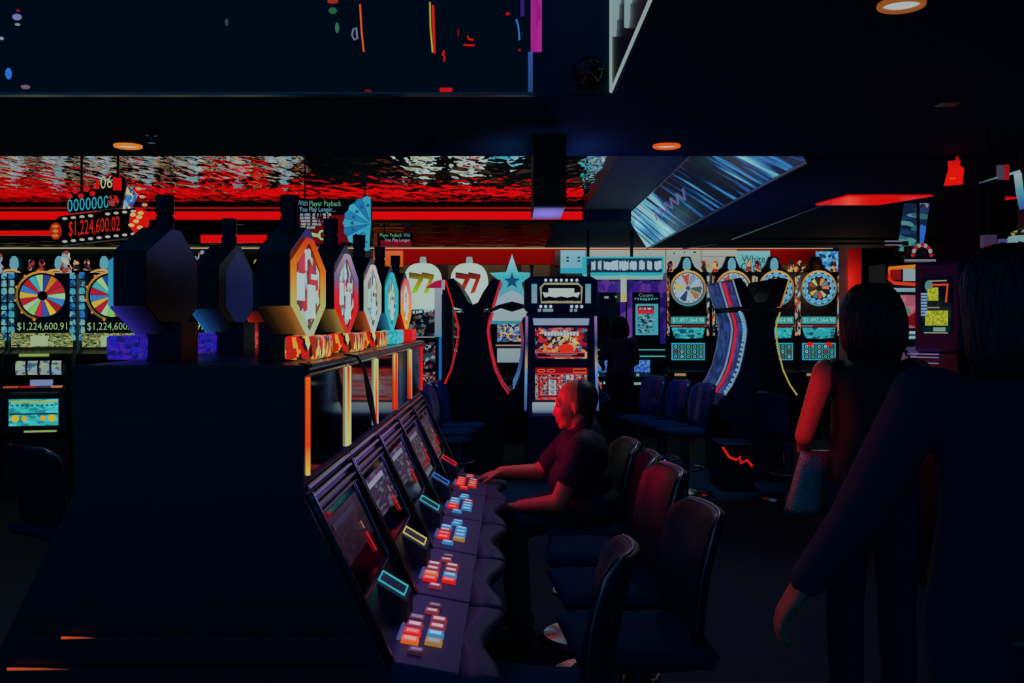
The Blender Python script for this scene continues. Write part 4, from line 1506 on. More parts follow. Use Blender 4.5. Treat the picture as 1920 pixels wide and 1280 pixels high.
for dz in (-.04, 0, .04):
    q.ball((-.345, -.012, mid - .045 + dz), .018, E(190, 120, 40), 8, 5, (1.4, .3, .8))
q.build('gold_figure', bd)
q = MB()
q.prism([shear(p) for p in ((-.25, hi + .02), (.18, hi + .02), (.22, hi + .16), (.22, Z(335, Y) - .02), (.02, Z(335, Y) - .03), (-.02, hi + .20), (-.25, hi + .20))], .02, .10, 'y', BLACK)
ub = q.build('upper_board', t, bevel=0.005)
for i, (xx, zz) in enumerate(((-.235, .165), (-.19, .20), (-.145, .155), (-.10, .205), (-.05, .165))):
    q = MB()
    q.ball((xx, .012, hi + zz + xx * .13), .024, E(185, 20, 30), 10, 8, (1, .4, 1))
    q.build('red_lamp_or_glint', ub, smooth=True)
def slanted(parent, s, xc, zc, w_, h_, mat, y=.012):
    vs, fs, tw = _text_geo(s)
    q = MB()
    q.add([(xc + p.x * w_ / tw, y, zc + p.y * h_ / .72 + (xc + p.x * w_ / tw) * .13) for p in vs], fs, mat)
    return q.build('lettering', parent)
slanted(ub, '0000000', -.085, hi + .075, .34, .115, E(45, 160, 180))
slanted(ub, '06', .065, hi + .245, .10, .115, E(175, 175, 120))
q = MB()
q.box(.12, .19, .005, .02, hi + .19, hi + .30, E(200, 10, 12))
q.build('red_panel', ub)
q = MB()
q.box(-.02, .005, .005, .02, hi + .20, hi + .28, E(190, 15, 15))
q.build('red_panel', ub)
q = MB()
q.ball((.12, .012, hi + .10), .05, ART([(180, 20, 20), (10, 8, 10), (150, 60, 60)], (30, 30, 30), 1, 2), 10, 6, (1, .2, 1))
q.build('red_panel', ub)
q = MB()
q.prism([(.20, hi + .03), (.26, hi + .03), (.32, hi + .16), (.24, hi + .24)], .0, .06, 'y', ART([(40, 120, 190), (120, 170, 180), (180, 180, 110), (30, 70, 150), (180, 30, 30)], (16, 16, 16), 1, 1))
q.build('coloured_fin', t)
q = MB()
for i, (xx, zz) in enumerate(((.34, .02), (.38, .07), (.36, .14), (.33, .21))):
    q.ball((xx, .02, hi + zz), .020, E(185, 140, 110), 8, 6, (1.3, .5, .8))
q.build('side_bulbs', t)
q = MB()
q.rod((-.15, .06, hi + .15), (-.15, .06, 3.085), .010, BLACK)
q.build('hanger', t)
q = MB()
q.rod((.15, .06, hi + .2), (.15, .06, 3.085), .010, BLACK)
q.build('hanger', t)

# player offer sign
Y = 8.0
t = thing('offer_sign', (X(627, Y), Y, 0), 0, 'hanging sign with a blue fan of banknotes and lines of pale lettering on dark red', 'sign')
x0, x1, z0, z1 = X(557, Y) - X(627, Y), X(697, Y) - X(627, Y), Z(457, Y), Z(373, Y)
q = MB()
q.box(x0, x1, 0, .04, z0, z1, D(10, 10, 16, .3))
bd = q.build('panel', t, bevel=0.003)
q = MB()
q.box(x0 + .02, .05, -.003, 0, z0, z1 - .13, E(95, 6, 16))
q.quad((.05, -.002, z0 + .01), (.14, -.002, z0 + .01), (.10, -.002, z1 - .12), (.05, -.002, z1 - .13), E(95, 6, 16))
q.build('red_print', bd)
for s_, xc, zc, w_, h_, m_ in (('With', -.255, z1 - .035, .085, .045, E(90, 150, 175)), ('Player Payback', -.075, z1 - .038, .255, .045, E(90, 165, 120)),
                              ('You Play Longer...', -.135, z1 - .085, .29, .040, E(110, 160, 180))):
    lettering(bd, s_, xc, -.006, zc, w_, h_, m_)
LINE = ART([(100, 135, 165), (12, 10, 18), (110, 150, 160), (140, 160, 120)], (55, 20, 8), 1, 2)
for k in range(5):
    q = MB()
    ww = (.25, .23, .25, .17, .12)[k]
    zz = z1 - .125 - k * .026
    q.box(-.275, -.275 + ww, -.006, -.002, zz - .009, zz + .009, LINE)
    q.build('text_line', bd)
q = MB()
for i, ch in enumerate((-.20, -.165, -.13)):
    q.quad((ch - .045, -.006, z0 + .075 - i * .006), (ch + .02, -.006, z0 + .06 - i * .008), (ch + .02, -.006, z0 + .09 - i * .008), (ch - .05, -.006, z0 + .10 - i * .004), E(150, 175, 110))
q.tube([(-.095 + .028 * math.cos(a * PI / 6), -.006, z0 + .07 + .034 * math.sin(a * PI / 6)) for a in range(12)], .009, E(140, 180, 130), 6, closed=True)
q.build('logo', bd)
q = MB()
px_, pz_ = x1 - .005, z0 + .16
nb = 9
for i in range(nb):
    a0 = PI * (.50 + .98 * i / nb)
    a1 = PI * (.50 + .98 * (i + 1) / nb)
    r = .215
    am = (a0 + a1) / 2
    c_ = [(50, 150, 175), (30, 110, 160), (60, 160, 185), (36, 120, 170)][i % 4]
    q.add([(px_, -.004 - i * .0006, pz_), (px_ + r * math.cos(a0), -.004 - i * .0006, pz_ + r * math.sin(a0)), (px_ + r * 1.06 * math.cos(am), -.004 - i * .0006, pz_ + r * 1.06 * math.sin(am)), (px_ + r * math.cos(a1), -.004 - i * .0006, pz_ + r * math.sin(a1))], [(0, 1, 2, 3)], E(*c_))
    q.tube([(px_ + .03 * math.cos(a0), -.012, pz_ + .03 * math.sin(a0)), (px_ + r * math.cos(a0), -.012, pz_ + r * math.sin(a0))], .0018, E(14, 70, 120), 4)
    q.ball((px_ + .15 * math.cos(am), -.012, pz_ + .15 * math.sin(am)), .014, E(20, 80, 135), 8, 5, (1, .1, 1))
q.prism([(px_ - .17, z0 + .01), (px_ - .02, z0), (px_, z0 + .15), (px_ - .05, z0 + .13)], -.013, -.010, 'y', E(50, 155, 178))
q.tube([(px_ - .065 + .018 * math.cos(a * PI / 5), -.015, z0 + .07 + .018 * math.sin(a * PI / 5)) for a in range(10)], .005, E(16, 80, 125), 5, closed=True)
q.build('banknote_fan', bd)
q = MB()
q.rod((x0 + .06, .02, z1), (x0 + .06, .02, 3.085), .006, BLACK)
q.build('hanger', t)
q = MB()
q.rod((x1 - .06, .02, z1), (x1 - .06, .02, 3.085), .006, BLACK)
q.build('hanger', t)
# small panel put in for the offer sign mirrored in the ceiling
Y = 13.5
t = thing('mirrored_offer_sign', (X(741, Y), Y, 0), 0, 'stand-in for the mirrored offer sign, green and white lettering, just under the red light trough', 'sign')
q = MB()
q.box(-.24, .24, 0, .03, Z(461, Y), Z(437, Y), D(12, 8, 12, .3))
q.box(-.20, .22, -.004, 0, Z(461, Y), Z(450, Y), E(110, 8, 22))
bd = q.build('panel', t)
lettering(bd, 'Player Payback', -.06, -.008, Z(441, Y), .30, .05, E(90, 165, 120))
lettering(bd, 'With', .16, -.008, Z(441, Y), .09, .05, E(80, 140, 175))
lettering(bd, 'You Play Longer', .03, -.008, Z(450, Y), .34, .045, E(130, 155, 175))
q = MB()
q.rod((-.15, .015, Z(437, Y)), (-.15, .015, 2.87), .006, BLACK)
q.build('hanger', t)
q = MB()
q.rod((.15, .015, Z(437, Y)), (.15, .015, 2.87), .006, BLACK)
q.build('hanger', t)

# low red light bars hanging past the mirrored coffer
for a_, b_, y0_, y1_, lb_ in ((376, 503, 440, 455, 'red light bar hanging low between the dark toppers and the amber one'),
                              (-20, 100, 432, 441, 'red light bar hanging low beside the jackpot sign, cut by the frame edge')):
    Y = 12.75
    t = thing('red_light_bar', (0, 0, 0), 0, lb_, 'light', 'low red light bars')
    q = MB()
    q.box(X(a_, Y), X(b_, Y), Y, Y + .05, Z(y1_, Y), Z(y0_, Y), E(205, 8, 8))
    q.build('tube', t)
    for px_h in (a_ + 8, b_ - 8):
        q = MB()
        q.rod((X(px_h, Y), Y + .025, Z(y0_, Y) - .01), (X(px_h, Y), Y + .025, 2.87), .008, BLACK)
        q.build('hanger', t)

# recessed downlights
def downlight(x, y, r, label, warm):
    t = thing('recessed_downlight', (x, y, 2.6), 0, label, 'light', 'recessed downlights in the low ceiling')
    q = MB()
    q.tube([(r * .86 * math.cos(a * PI / 14), r * .86 * math.sin(a * PI / 14), -.006) for a in range(28)], r * .13, warm, 8, closed=True)
    q.build('trim_ring', t, smooth=True)
    q = MB()
    q.disc((0, 0, -.004), r * .74, E(165, 175, 175), 28, 'z')
    q.build('lamp', t)
    return t


downlight(X(240, 5.62), 5.62, .080, 'recessed downlight with amber ring over the dark toppers', E(205, 120, 40))
downlight(X(1250, 5.62), 5.62, .080, 'recessed downlight with orange ring beside the slanted streaked panel', E(215, 85, 25))
downlight(X(1690, 3.12), 3.12, .075, 'recessed downlight with brown-amber ring at the top of the view', E(140, 75, 30))

# hanging duct under the low ceiling
t = thing('ceiling_duct', (0, 0, 0), 0, 'dark square duct hanging under the low ceiling, lavender underside', 'duct')
q = MB()
q.box(.115, .292, 5.36, 5.98, 2.225, 2.60, D(10, 13, 22, .6))
q.build('casing', t, bevel=0.004)
q = MB()
q.box(.120, .287, 5.365, 5.975, 2.218, 2.225, D(170, 165, 215, .5))
q.build('underside', t)
area_light('duct_glow', (.2, 5.67, 1.75), (PI, 0, 0), .2, .5, (.55, .5, 1.0), .55, PI / 3)

# slanted panel, its reflections painted in as glowing streaks
def panel_mat():
    m = bpy.data.materials.new('painted_reflections')
    m.use_nodes = True
    nt = m.node_tree
    p = nt.nodes['Principled BSDF']
    p.inputs['Base Color'].default_value = (.01, .01, .015, 1)
    p.inputs['Roughness'].default_value = .15
    tc = nt.nodes.new('ShaderNodeTexCoord')
    # rotate so that the streaks run across the panel at a slant
    mp = nt.nodes.new('ShaderNodeMapping')
    mp.inputs['Rotation'].default_value = (0, 0, 0)
    mp.inputs['Scale'].default_value = (3.0, 5.5, 3.0)
    sh = nt.nodes.new('ShaderNodeSeparateXYZ')
    nt.links.new(tc.outputs['Object'], sh.inputs['Vector'])
    # slanted coordinate: y + 3.5 * z
    ma = nt.nodes.new('ShaderNodeMath')
    ma.operation = 'MULTIPLY_ADD'
    ma.inputs[1].default_value = -2.38
    nt.links.new(sh.outputs['Z'], ma.inputs[0])
    nt.links.new(sh.outputs['Y'], ma.inputs[2])
    cb = nt.nodes.new('ShaderNodeCombineXYZ')
    nt.links.new(ma.outputs[0], cb.inputs['X'])
    ms = nt.nodes.new('ShaderNodeMath')
    ms.operation = 'MULTIPLY'
    ms.inputs[1].default_value = .25
    nt.links.new(sh.outputs['Z'], ms.inputs[0])
    nt.links.new(ms.outputs[0], cb.inputs['Y'])
    nz = nt.nodes.new('ShaderNodeTexNoise')
    nz.inputs['Scale'].default_value = 6.5
    nz.inputs['Detail'].default_value = 4.0
    nt.links.new(cb.outputs['Vector'], nz.inputs['Vector'])
    # colour by distance: pale teal at the far end, dark blue in the middle, blue near
    mr = nt.nodes.new('ShaderNodeMapRange')
    mr.inputs['From Min'].default_value = 6.0
    mr.inputs['From Max'].default_value = 13.1
    nt.links.new(sh.outputs['Y'], mr.inputs['Value'])
    lv = nt.nodes.new('ShaderNodeValToRGB')
    els = lv.color_ramp.elements
    for _ in range(4):
        els.new(.5)
    for i, (pos, v) in enumerate(((0, .36), (.22, .38), (.32, .10), (.56, .12), (.67, .55), (1, .72))):
        els[i].position = pos
        els[i].color = (v, v, v, 1)
    nt.links.new(mr.outputs['Result'], lv.inputs['Fac'])
    ct = nt.nodes.new('ShaderNodeMath')
    ct.operation = 'MULTIPLY_ADD'
    ct.inputs[1].default_value = 2.4
    ct.inputs[2].default_value = -.70
    nt.links.new(nz.outputs['Fac'], ct.inputs[0])
    ad = nt.nodes.new('ShaderNodeMath')
    ad.operation = 'ADD'
    nt.links.new(ct.outputs[0], ad.inputs[0])
    nt.links.new(lv.outputs['Color'], ad.inputs[1])
    cr = nt.nodes.new('ShaderNodeValToRGB')
    els = cr.color_ramp.elements
    for _ in range(5):
        els.new(.5)
    for i, (pos, c) in enumerate(((0, (4, 8, 24)), (.48, (6, 12, 34)), (.56, (24, 70, 140)), (.62, (36, 110, 160)), (.70, (90, 165, 175)), (.80, (150, 180, 180)), (.92, (120, 160, 165)))):
        els[i].position = pos if pos < 1 else 1
        els[i].color = rgb(*c)
    hv = nt.nodes.new('ShaderNodeMath')
    hv.operation = 'MULTIPLY'
    hv.inputs[1].default_value = .60
    nt.links.new(ad.outputs[0], hv.inputs[0])
    nt.links.new(hv.outputs[0], cr.inputs['Fac'])
    nt.links.new(cr.outputs['Color'], p.inputs['Emission Color'])
    p.inputs['Emission Strength'].default_value = 1.0
    m.cycles.emission_sampling = 'NONE'
    return m


t = thing('slanted_reflective_panel', (0, 0, 0), 0, 'long slanted panel with painted teal and blue reflections along the raised ceiling', 'screen')
q = MB()
q.add([(1.505, 6.01, 2.998), (1.772, 6.01, 2.578), (1.772, 13.1, 2.578), (1.505, 13.1, 2.998), (1.512, 6.01, 3.000), (1.779, 6.01, 2.580), (1.779, 13.1, 2.580), (1.512, 13.1, 3.0)],
      [(0, 1, 2, 3), (7, 6, 5, 4), (0, 4, 5, 1), (3, 2, 6, 7), (0, 3, 7, 4), (1, 5, 6, 2)], panel_mat())
pn = q.build('panel', t)
q = MB()
zz = []
for i in range(12):
    u = i / 11
    yy = 9.3 + u * 2.0
    k = .45 + (.10 if i % 2 else -.10)
    zz.append((1.505 + .267 * k - .006, yy, 2.998 - .42 * k - .004))
q.tube(zz, .007, E(90, 95, 140), 5)  # zigzag glint, part of the painted reflections
q.build('zigzag_line', pn)
q = MB()
q.tube([(1.50, 6.01, 3.0), (1.50, 13.1, 3.0)], .010, STEEL, 6)
q.build('edge_trim', t)

# lit border sign on the side wall of the recess
t = thing('recess_sign', (.452, 0, 0), 0, 'dark sign with a white border and tall white script on the recess side wall', 'sign')
q = MB()
q.box(-.012, .004, 1.4, 4.385, 2.608, 3.55, D(8, 10, 22, .3))
bd = q.build('panel', t)
q = MB()
q.tube([(-.016, 1.4, 2.615), (-.016, 4.38, 2.615), (-.016, 4.38, 3.55)], .007, E(135, 155, 150), 6)
q.build('border', t)
for k, (y0, zlow, hgt, wd) in enumerate(((4.20, 2.80, .5, .035), (4.10, 2.84, .5, .02), (4.02, 2.88, .4, .03), (3.74, 2.70, .7, .045), (3.64, 2.76, .7, .03), (3.55, 2.80, .7, .04), (3.44, 2.84, .7, .05))):
    q = MB()
    pts = [(-.018, y0 + wd * .5, zlow + hgt), (-.018, y0 + wd * .3, zlow + hgt * .4), (-.018, y0, zlow + .01), (-.018, y0 - wd * .6, zlow + .03), (-.018, y0 - wd, zlow + hgt * .4), (-.018, y0 - wd * 1.1, zlow + hgt)]
    q.tube(pts, .012, E(120, 145, 150), 6)
    q.build('lettering_stroke', bd)

# security dome on the recess wall
t = thing('security_dome', (.335, 4.36, 2.665), 0, 'small dark security camera dome tucked under the recess corner', 'camera')
q = MB()
q.lathe([(0, .055), (.07, .055), (.07, .035), (.062, .030)], (0, 0, 0), D(60, 60, 80, .2, metal=.8), 20)
q.build('mount', t, smooth=False)
q = MB()
q.ball((0, 0, .03), .062, GLASS, 18, 10, (1, 1, 1.1))
q.build('dome', t, smooth=True)
q = MB()
q.box(-.08, .09, .03, .09, -.06, .056, MATTE)
q.build('bracket', t)

# neon lines: glowing tubes put in for what the recess glass mirrors
def reflection(name, label, pts, r, mat, n=6):
    q = MB()
    q.tube(pts, r, mat, n)
    o = q.build(name, smooth=True)
    return tag(o, label, 'neon tube', 'neon tubes on the dark recess glass')


def rp(px, py, Y=4.352):
    return (X(px, Y), Y, Z(py, Y))


reflection('glass_reflection', 'long thin orange reflected line on the dark recess glass', [rp(675, 8), rp(678, 60), rp(682, 97)], .0045, E(200, 80, 35))
reflection('glass_reflection', 'long yellow reflected line on the dark recess glass, beside the red one', [rp(806, 4), rp(807, 50), rp(811, 98)], .0040, E(170, 160, 50))
reflection('glass_reflection', 'long red reflected line on the dark recess glass, beside the yellow one', [rp(812, 10), rp(813, 50), rp(815, 100)], .0060, E(195, 20, 18))
reflection('glass_reflection', 'short crooked red reflected line below the yellow and red pair', [rp(833, 95), rp(830, 102), rp(834, 108), rp(832, 115)], .0050, E(190, 14, 14))
reflection('glass_reflection', 'small red reflected angle on the dark recess glass', [rp(877, 67), rp(878, 73), rp(888, 75)], .0045, E(185, 14, 14))
reflection('glass_reflection', 'small level red reflected dash under the red angle', [rp(869, 84), rp(890, 85)], .0045, E(185, 14, 14))
reflection('glass_reflection', 'faint upright red reflected dash beside the red angle', [rp(859, 54), rp(859, 68)], .0035, E(120, 12, 20))
reflection('glass_reflection', 'pale reflected loop on the dark recess glass', [rp(662, 55), rp(668, 52), rp(670, 72), rp(664, 74), rp(660, 66), rp(662, 55)], .0040, E(100, 110, 135))
reflection('glass_reflection', 'blue bent reflected line beside the magenta banner', [rp(968, 36), rp(972, 50), rp(974, 75)], .0045, E(40, 110, 170))
for i, (px, py, w_, h_, c_, lb) in enumerate(((836, 169, 24, 9, (190, 8, 8), 'bright red reflected block sitting on the chrome recess edge'),
                                              (690, 172, 13, 8, (110, 8, 14), 'dim red reflected block sitting on the chrome recess edge'))):
    q = MB()  # glowing block put in for a red glint at the glass foot
    a, b = rp(px - w_ / 2, py + h_), rp(px + w_ / 2, py - h_ / 2)
    q.box(a[0], b[0], 4.345, 4.36, 2.606, b[2], E(*c_))
    tag(q.build('red_lamp_or_glint', bevel=.004), lb, 'lamp', 'red reflected glints on the recess edge')
for i, (px, py, w_, h_, c_, lb) in enumerate(((32, 32, 18, 12, (110, 120, 165), 'pale violet reflected glint high on the recess glass'), (34, 20, 8, 5, (110, 20, 30), 'red reflected spot above the pale violet glint'),
                                              (33, 46, 10, 5, (130, 130, 150), 'pale reflected slip of light below the violet glint'),
                                              (16, 138, 12, 22, (40, 105, 200), 'blue reflected glint low on the recess glass'), (48, 163, 18, 8, (110, 85, 100), 'dim pinkish reflected glint by the recess edge'), (3, 72, 8, 6, (130, 140, 165), 'pale reflected glint at the frame edge'),
                                              (624, 3, 22, 8, (150, 40, 20), 'orange row of reflected light at the very top'), (624, 20, 16, 12, (40, 90, 60), 'dim green pair of reflected glints'), (632, 52, 8, 20, (40, 100, 70), 'dim green upright reflected glint below the pair'), (425, 42, 6, 14, (50, 60, 66), 'dim grey reflected fleck on the recess glass'),
                                              (952, 26, 9, 6, (160, 14, 14), 'red reflected dot beside the magenta banner'), (974, 94, 6, 6, (110, 20, 30), 'faint red reflected dot under the bent blue reflection'))):
    q = MB()  # small glowing bead painted in for a glint the recess glass mirrors
    c = rp(px, py, 4.358)
    q.ball((c[0], 4.358, c[2]), 1.0, E(*c_), 12, 8, (w_ / 2 * 4.36 / F, .012, h_ / 2 * 4.36 / F))
    tag(q.build('glass_glint', smooth=True), lb, 'lamp', 'small reflected glints on the dark recess glass')
# magenta banner with a blue foot
t = thing('light_banner', (0, 0, 0), 0, 'upright magenta light banner at the end of the recess glass, blue below', 'light')
q = MB()
a, b = rp(995, 97), rp(1016, -30)
q.box(a[0], b[0], 4.345, 4.36, a[2], 3.55, ART([(150, 25, 125), (165, 35, 140), (140, 20, 110)], (40, 40, 3), 1, 2, True))
q.build('upper_panel', t)
q = MB()
a, b = rp(990, 178), rp(999, 98)
q.box(a[0], b[0], 4.345, 4.36, 2.606, b[2], RAMP([(0, (30, 60, 110)), (1, (45, 80, 150))], 'Z', 2.6, 2.8))
q.build('lower_panel', t)
q = MB()
a, b = rp(976, 30), rp(983, -30)
q.box(a[0], b[0], 4.345, 4.36, a[2], 3.55, E(50, 24, 110))
q.build('violet_panel', t)

# small fittings on the low ceiling
t = thing('track_spotlight', (X(800, 5.5), 5.5, 2.6), 0, 'small spotlight fitting under the low ceiling above the offer sign', 'light')
q = MB()
q.tube([(-.05, 0, -.06), (.045, 0, -.025)], .030, D(50, 60, 90, .3, metal=.6), 12)
q.build('can', t)
q = MB()
q.rod((0, 0, -.02), (0, 0, 0), .01, STEEL)
q.build('stem', t)
t = thing('sprinkler_head', (X(284, 5.3), 5.3, 2.6), 0, 'small sprinkler head next to the amber ringed downlight', 'sprinkler')
q = MB()
q.lathe([(0, 0), (.03, 0), (.03, -.006), (.010, -.010), (.008, -.04), (.022, -.042), (.022, -.046), (0, -.046)][::-1], (0, 0, 0), CHROME, 14)
q.build('body', t)
q = MB()
q.box(-.045, .045, -.09, .0, -.006, .0, D(90, 150, 190, .3, metal=1.0))
tag(q.build('ceiling_vent', loc=(X(1768, 4.6), 4.6, 2.6)), 'small pale vent plate in the low ceiling above the flame lamp', 'vent')

# ------------------------------------------------------------------ things at the side of the woman
# purple kiosk with black head box and flame lamp
Y = 6.0
PURP = D(74, 48, 110, .5)
t = thing('purple_kiosk', (X(1756, Y), Y, 0), -.75, 'purple kiosk with yellow lit displays under a black box and red flame', 'kiosk')
t.scale = (.70, 1, 1)
q = MB()
q.box(-.19, .19, 0, .46, 1.42, 1.965, PURP)
q.build('cabinet', t, bevel=0.02)
q = MB()
q.box(-.125, .13, -.008, .0, 1.53, 1.87, GLASS)
w = q.build('window', t)
q = MB()
q.box(-.07, .02, -.014, -.008, 1.73, 1.81, ART([(150, 160, 30), (170, 175, 50), (120, 130, 30)], (60, 60, 60), 1, 1))
q.build('yellow_display', w)
q = MB()
q.box(-.09, .10, -.014, -.008, 1.58, 1.67, ART([(150, 160, 30), (170, 175, 50), (120, 130, 30)], (60, 60, 60), 1, 2))
q.build('yellow_display', w)
q = MB()
q.box(-.05, .09, -.014, -.008, 1.845, 1.853, E(150, 130, 120))
q.box(-.10, .10, -.014, -.008, 1.533, 1.540, E(140, 150, 130))
q.box(-.02, .08, -.014, -.008, 1.545, 1.57, E(110, 140, 130))
q.ball((-.06, -.010, 1.82), .035, E(80, 120, 120), 10, 6, (1, .15, 1))
q.box(-.07, .03, -.014, -.008, 1.685, 1.692, E(120, 120, 120))
q.build('white_lights', w)
q = MB()
q.tube([(-.03, -.014, 1.825), (.10, -.014, 1.825), (.085, -.014, 1.72)], .008, E(205, 60, 30), 6)
q.build('red_light', w)
for i in range(8):
    q = MB()
    q.box(-.125, -.075, -.016, -.004, 1.64 + i * .018, 1.652 + i * .018, E(110, 150, 185))
    q.build('indicator_bar', w)
q = MB()
q.box(-.17, .17, .02, .44, 0, 1.42, BODY)
q.build('pedestal', t, bevel=0.01)
q = MB()
for z in (1.405, 1.385, 1.35):
    q.box(-.21, .02, -.03, .0, z, z + .006, E(110, 105, 150))
q.build('ledge_lights', t)
q = MB()
q.box(-.02, .36, .02, .46, 1.965, 2.42, D(4, 20, 32, .6, spec=.2))
q.build('head_box', t, bevel=0.01)
q = MB()
fl = [(-.085, 2.44), (.06, 2.44), (.065, 2.50), (.075, 2.545), (.055, 2.57), (.045, 2.545), (.035, 2.575), (.045, 2.60), (.03, 2.64), (.01, 2.60), (.0, 2.655), (-.012, 2.60), (-.03, 2.575), (-.02, 2.625), (-.05, 2.60), (-.045, 2.55), (-.065, 2.50)]
fl = [(a + .10, 2.42 + (b - 2.44) * .95) for a, b in fl]
q.prism(fl, .08, .12, 'y', RAMP([(0, (215, 20, 8)), (.5, (215, 18, 10)), (1, (120, 10, 10))], 'Z', 2.42, 2.64))
q.box(.07, .12, .072, .08, 2.465, 2.472, E(215, 90, 20))
q.build('flame_lamp', t, bevel=0.004)

# machine beside the kiosk
Y = 8.4
t = thing('pink_screen_machine', (X(1693, Y), Y, 0), .10, 'slot machine with a red-edged white topper and pink screen beside the purple kiosk', 'slot machine')
q = MB()
q.prism([(.3, 0), (-.10, 0), (-.10, .66), (-.30, .74), (-.30, .90), (-.02, 1.35), (-.02, 2.10), (.3, 2.10)], -.16, .30, 'x', BODY)
q.build('cabinet', t, bevel=0.01)
q = MB()
q.prism([(-.15, 1.93), (.25, 1.90), (.25, 2.09), (-.15, 2.06)], -.06, -.02, 'y', BLACK)
q.tube([(.25, -.06, 1.905), (-.11, -.06, 1.93), (-.15, -.06, 1.96), (-.15, -.06, 2.05), (.25, -.06, 2.085)], .014, RAMP([(0, (205, 60, 25)), (.5, (200, 20, 20)), (1, (200, 130, 40))], 'Z', 1.9, 2.09), 8)
q.box(-.03, .25, -.07, -.06, 1.945, 2.05, E(130, 150, 155))
q.box(-.13, -.05, -.066, -.06, 1.955, 2.04, E(120, 12, 12))
q.build('topper', t)
q = MB()
q.box(-.16, .26, -.05, -.02, 1.855, 1.888, E(115, 150, 160))
q.build('light_bar', t, bevel=0.01)
q = MB()
q.box(-.10, .26, -.03, -.02, 1.55, 1.83, ART([(150, 80, 95), (170, 95, 110), (150, 30, 40), (130, 70, 90), (150, 80, 95)], (7, 7, 7), 1, 2))
s = q.build('game_screen', t)
q = MB()
q.prism([(-.04, 1.60), (.12, 1.555), (.25, 1.60), (.22, 1.70), (.15, 1.72), (.02, 1.64)], -.036, -.03, 'y', E(110, 8, 14))
q.prism([(-.05, 1.68), (.02, 1.66), (.05, 1.70), (-.02, 1.75)], -.036, -.03, 'y', E(50, 130, 100))
q.prism([(.20, 1.57), (.26, 1.55), (.26, 1.70)], -.038, -.03, 'y', E(50, 100, 170))
q.build('picture', s)
q = MB()
for z in (1.50, 1.46):
    q.box(-.14, .26, -.05, -.02, z, z + .026, E(130, 160, 175))
q.build('shelf_lights', t)
q = MB()
q.prism([(-.02, 1.35), (-.30, .90), (-.31, .93), (-.05, 1.40)], -.28, .28, 'x', ART([(8, 10, 24), (70, 60, 90), (8, 10, 24), (110, 60, 80)], (9, 9, 9), .8, 2))
q.build('button_deck', t)

# tilted hanging screen
Y = 8.2
t = thing('tilted_screen', (X(1712, Y), Y, Z(428, Y)), 0, 'tilted blue and teal banner screen hanging behind the flame lamp', 'screen')
t.rotation_euler = (0, math.radians(8), 0)
q = MB()
q.box(-.115, .115, 0, .06, -.24, .24, BLACK)
bd = q.build('casing', t, bevel=0.006)
q = MB()
q.quad((-.105, -.004, -.20), (.105, -.004, -.20), (.105, -.004, .22), (-.105, -.004, .22), ART([(16, 40, 60), (40, 90, 100), (16, 50, 90), (70, 130, 130), (10, 20, 40), (14, 30, 60)], (5, 5, 18), 1, 4))
q.build('display', bd)
q = MB()
q.quad((.045, -.008, -.16), (.10, -.008, -.16), (.10, -.008, .03), (.055, -.008, .04), E(40, 95, 190))
q.build('blue_patch', bd)
q = MB()
q.tube([(.05 + .035 * math.cos(a), -.012, .195 + .025 * math.sin(a)) for a in [PI * (-.1 + 1.1 * i / 8) for i in range(9)]], .010, E(130, 120, 130), 6)
q.build('lamp_arc', bd)
q = MB()
q.rod((0, .03, .24), (0, .03, .72), .010, BLACK)
q.build('hanger', t)
# arch of bulbs below it
t = thing('arch_sign', (X(1714, Y), Y - .16, 0), 0, 'arch of red and white bulbs on a white ledge under the tilted screen', 'sign')
zb = Z(488, Y)
for i in range(9):
    a = PI * (.05 + .90 * i / 8)
    q = MB()
    q.ball((.075 * math.cos(a), 0, zb + .02 + .095 * math.sin(a)), .018, E(*[(150, 25, 35), (140, 140, 145)][i % 2]), 8, 6)
    q.build('bulb', t, smooth=True)
q = MB()
q.box(-.12, .14, .0, .06, zb - .015, zb, E(110, 115, 125))
q.build('ledge', t)
q = MB()
q.box(-.11, .13, .06, .10, zb - .02, zb + .11, BLACK)
q.rod((0, .08, zb + .1), (0, .08, 2.60), .012, BLACK)
q.build('backing', t)
q = MB()
q.tube([(-.30, 0, zb + .145), (-.16, 0, zb + .145)], .007, E(90, 95, 120), 6)
q.tube([(-.30, 0, zb + .115), (-.16, 0, zb + .115)], .006, E(110, 90, 100), 6)
q.tube([(-.30, .04, zb + .13), (-.10, .04, zb + .13)], .02, BLACK, 6)
q.build('side_arm', t)

# white-cyan screen hanging at the frame edge and its diagonal tube
Y = 5.2
t = thing('corner_screen', (X(1930, Y), Y, 0), 0, 'cyan-white hanging screen cut by the frame edge, yellow trim on top', 'screen')
q = MB()
q.prism([(-.12, Z(466, Y)), (.3, Z(470, Y)), (.3, Z(435, Y)), (-.09, Z(442, Y))], -.02, .04, 'y', E(110, 150, 150))
q.build('display', t)
q = MB()
q.tube([(-.10, -.02, Z(439, Y)), (-.03, -.02, Z(430, Y)), (.1, -.02, Z(415, Y))], .012, ART([(150, 130, 60), (20, 20, 20), (120, 140, 120)], (40, 40, 40), 1, 1), 6)
q.build('trim', t)
q = MB()
q.box(.0, .3, .04, .12, Z(470, Y), 2.6, BLACK)
q.build('backing', t)
q = MB()
q.box(-.155, -.125, -.02, .02, Z(466, Y), Z(448, Y), E(60, 60, 110))
q.build('side_light', t)
t = thing('round_emblem_sign', (X(1857, Y), Y, 0), 0, 'dim sign with a dark red disc beside the corner screen', 'sign')
q = MB()
q.box(-.035, .035, 0, .04, Z(486, Y), Z(440, Y), E(52, 40, 66))
bd = q.build('panel', t)
q = MB()
q.disc((0, -.004, Z(470, Y)), .034, E(90, 14, 30), 20)
q.build('disc', bd)
q = MB()
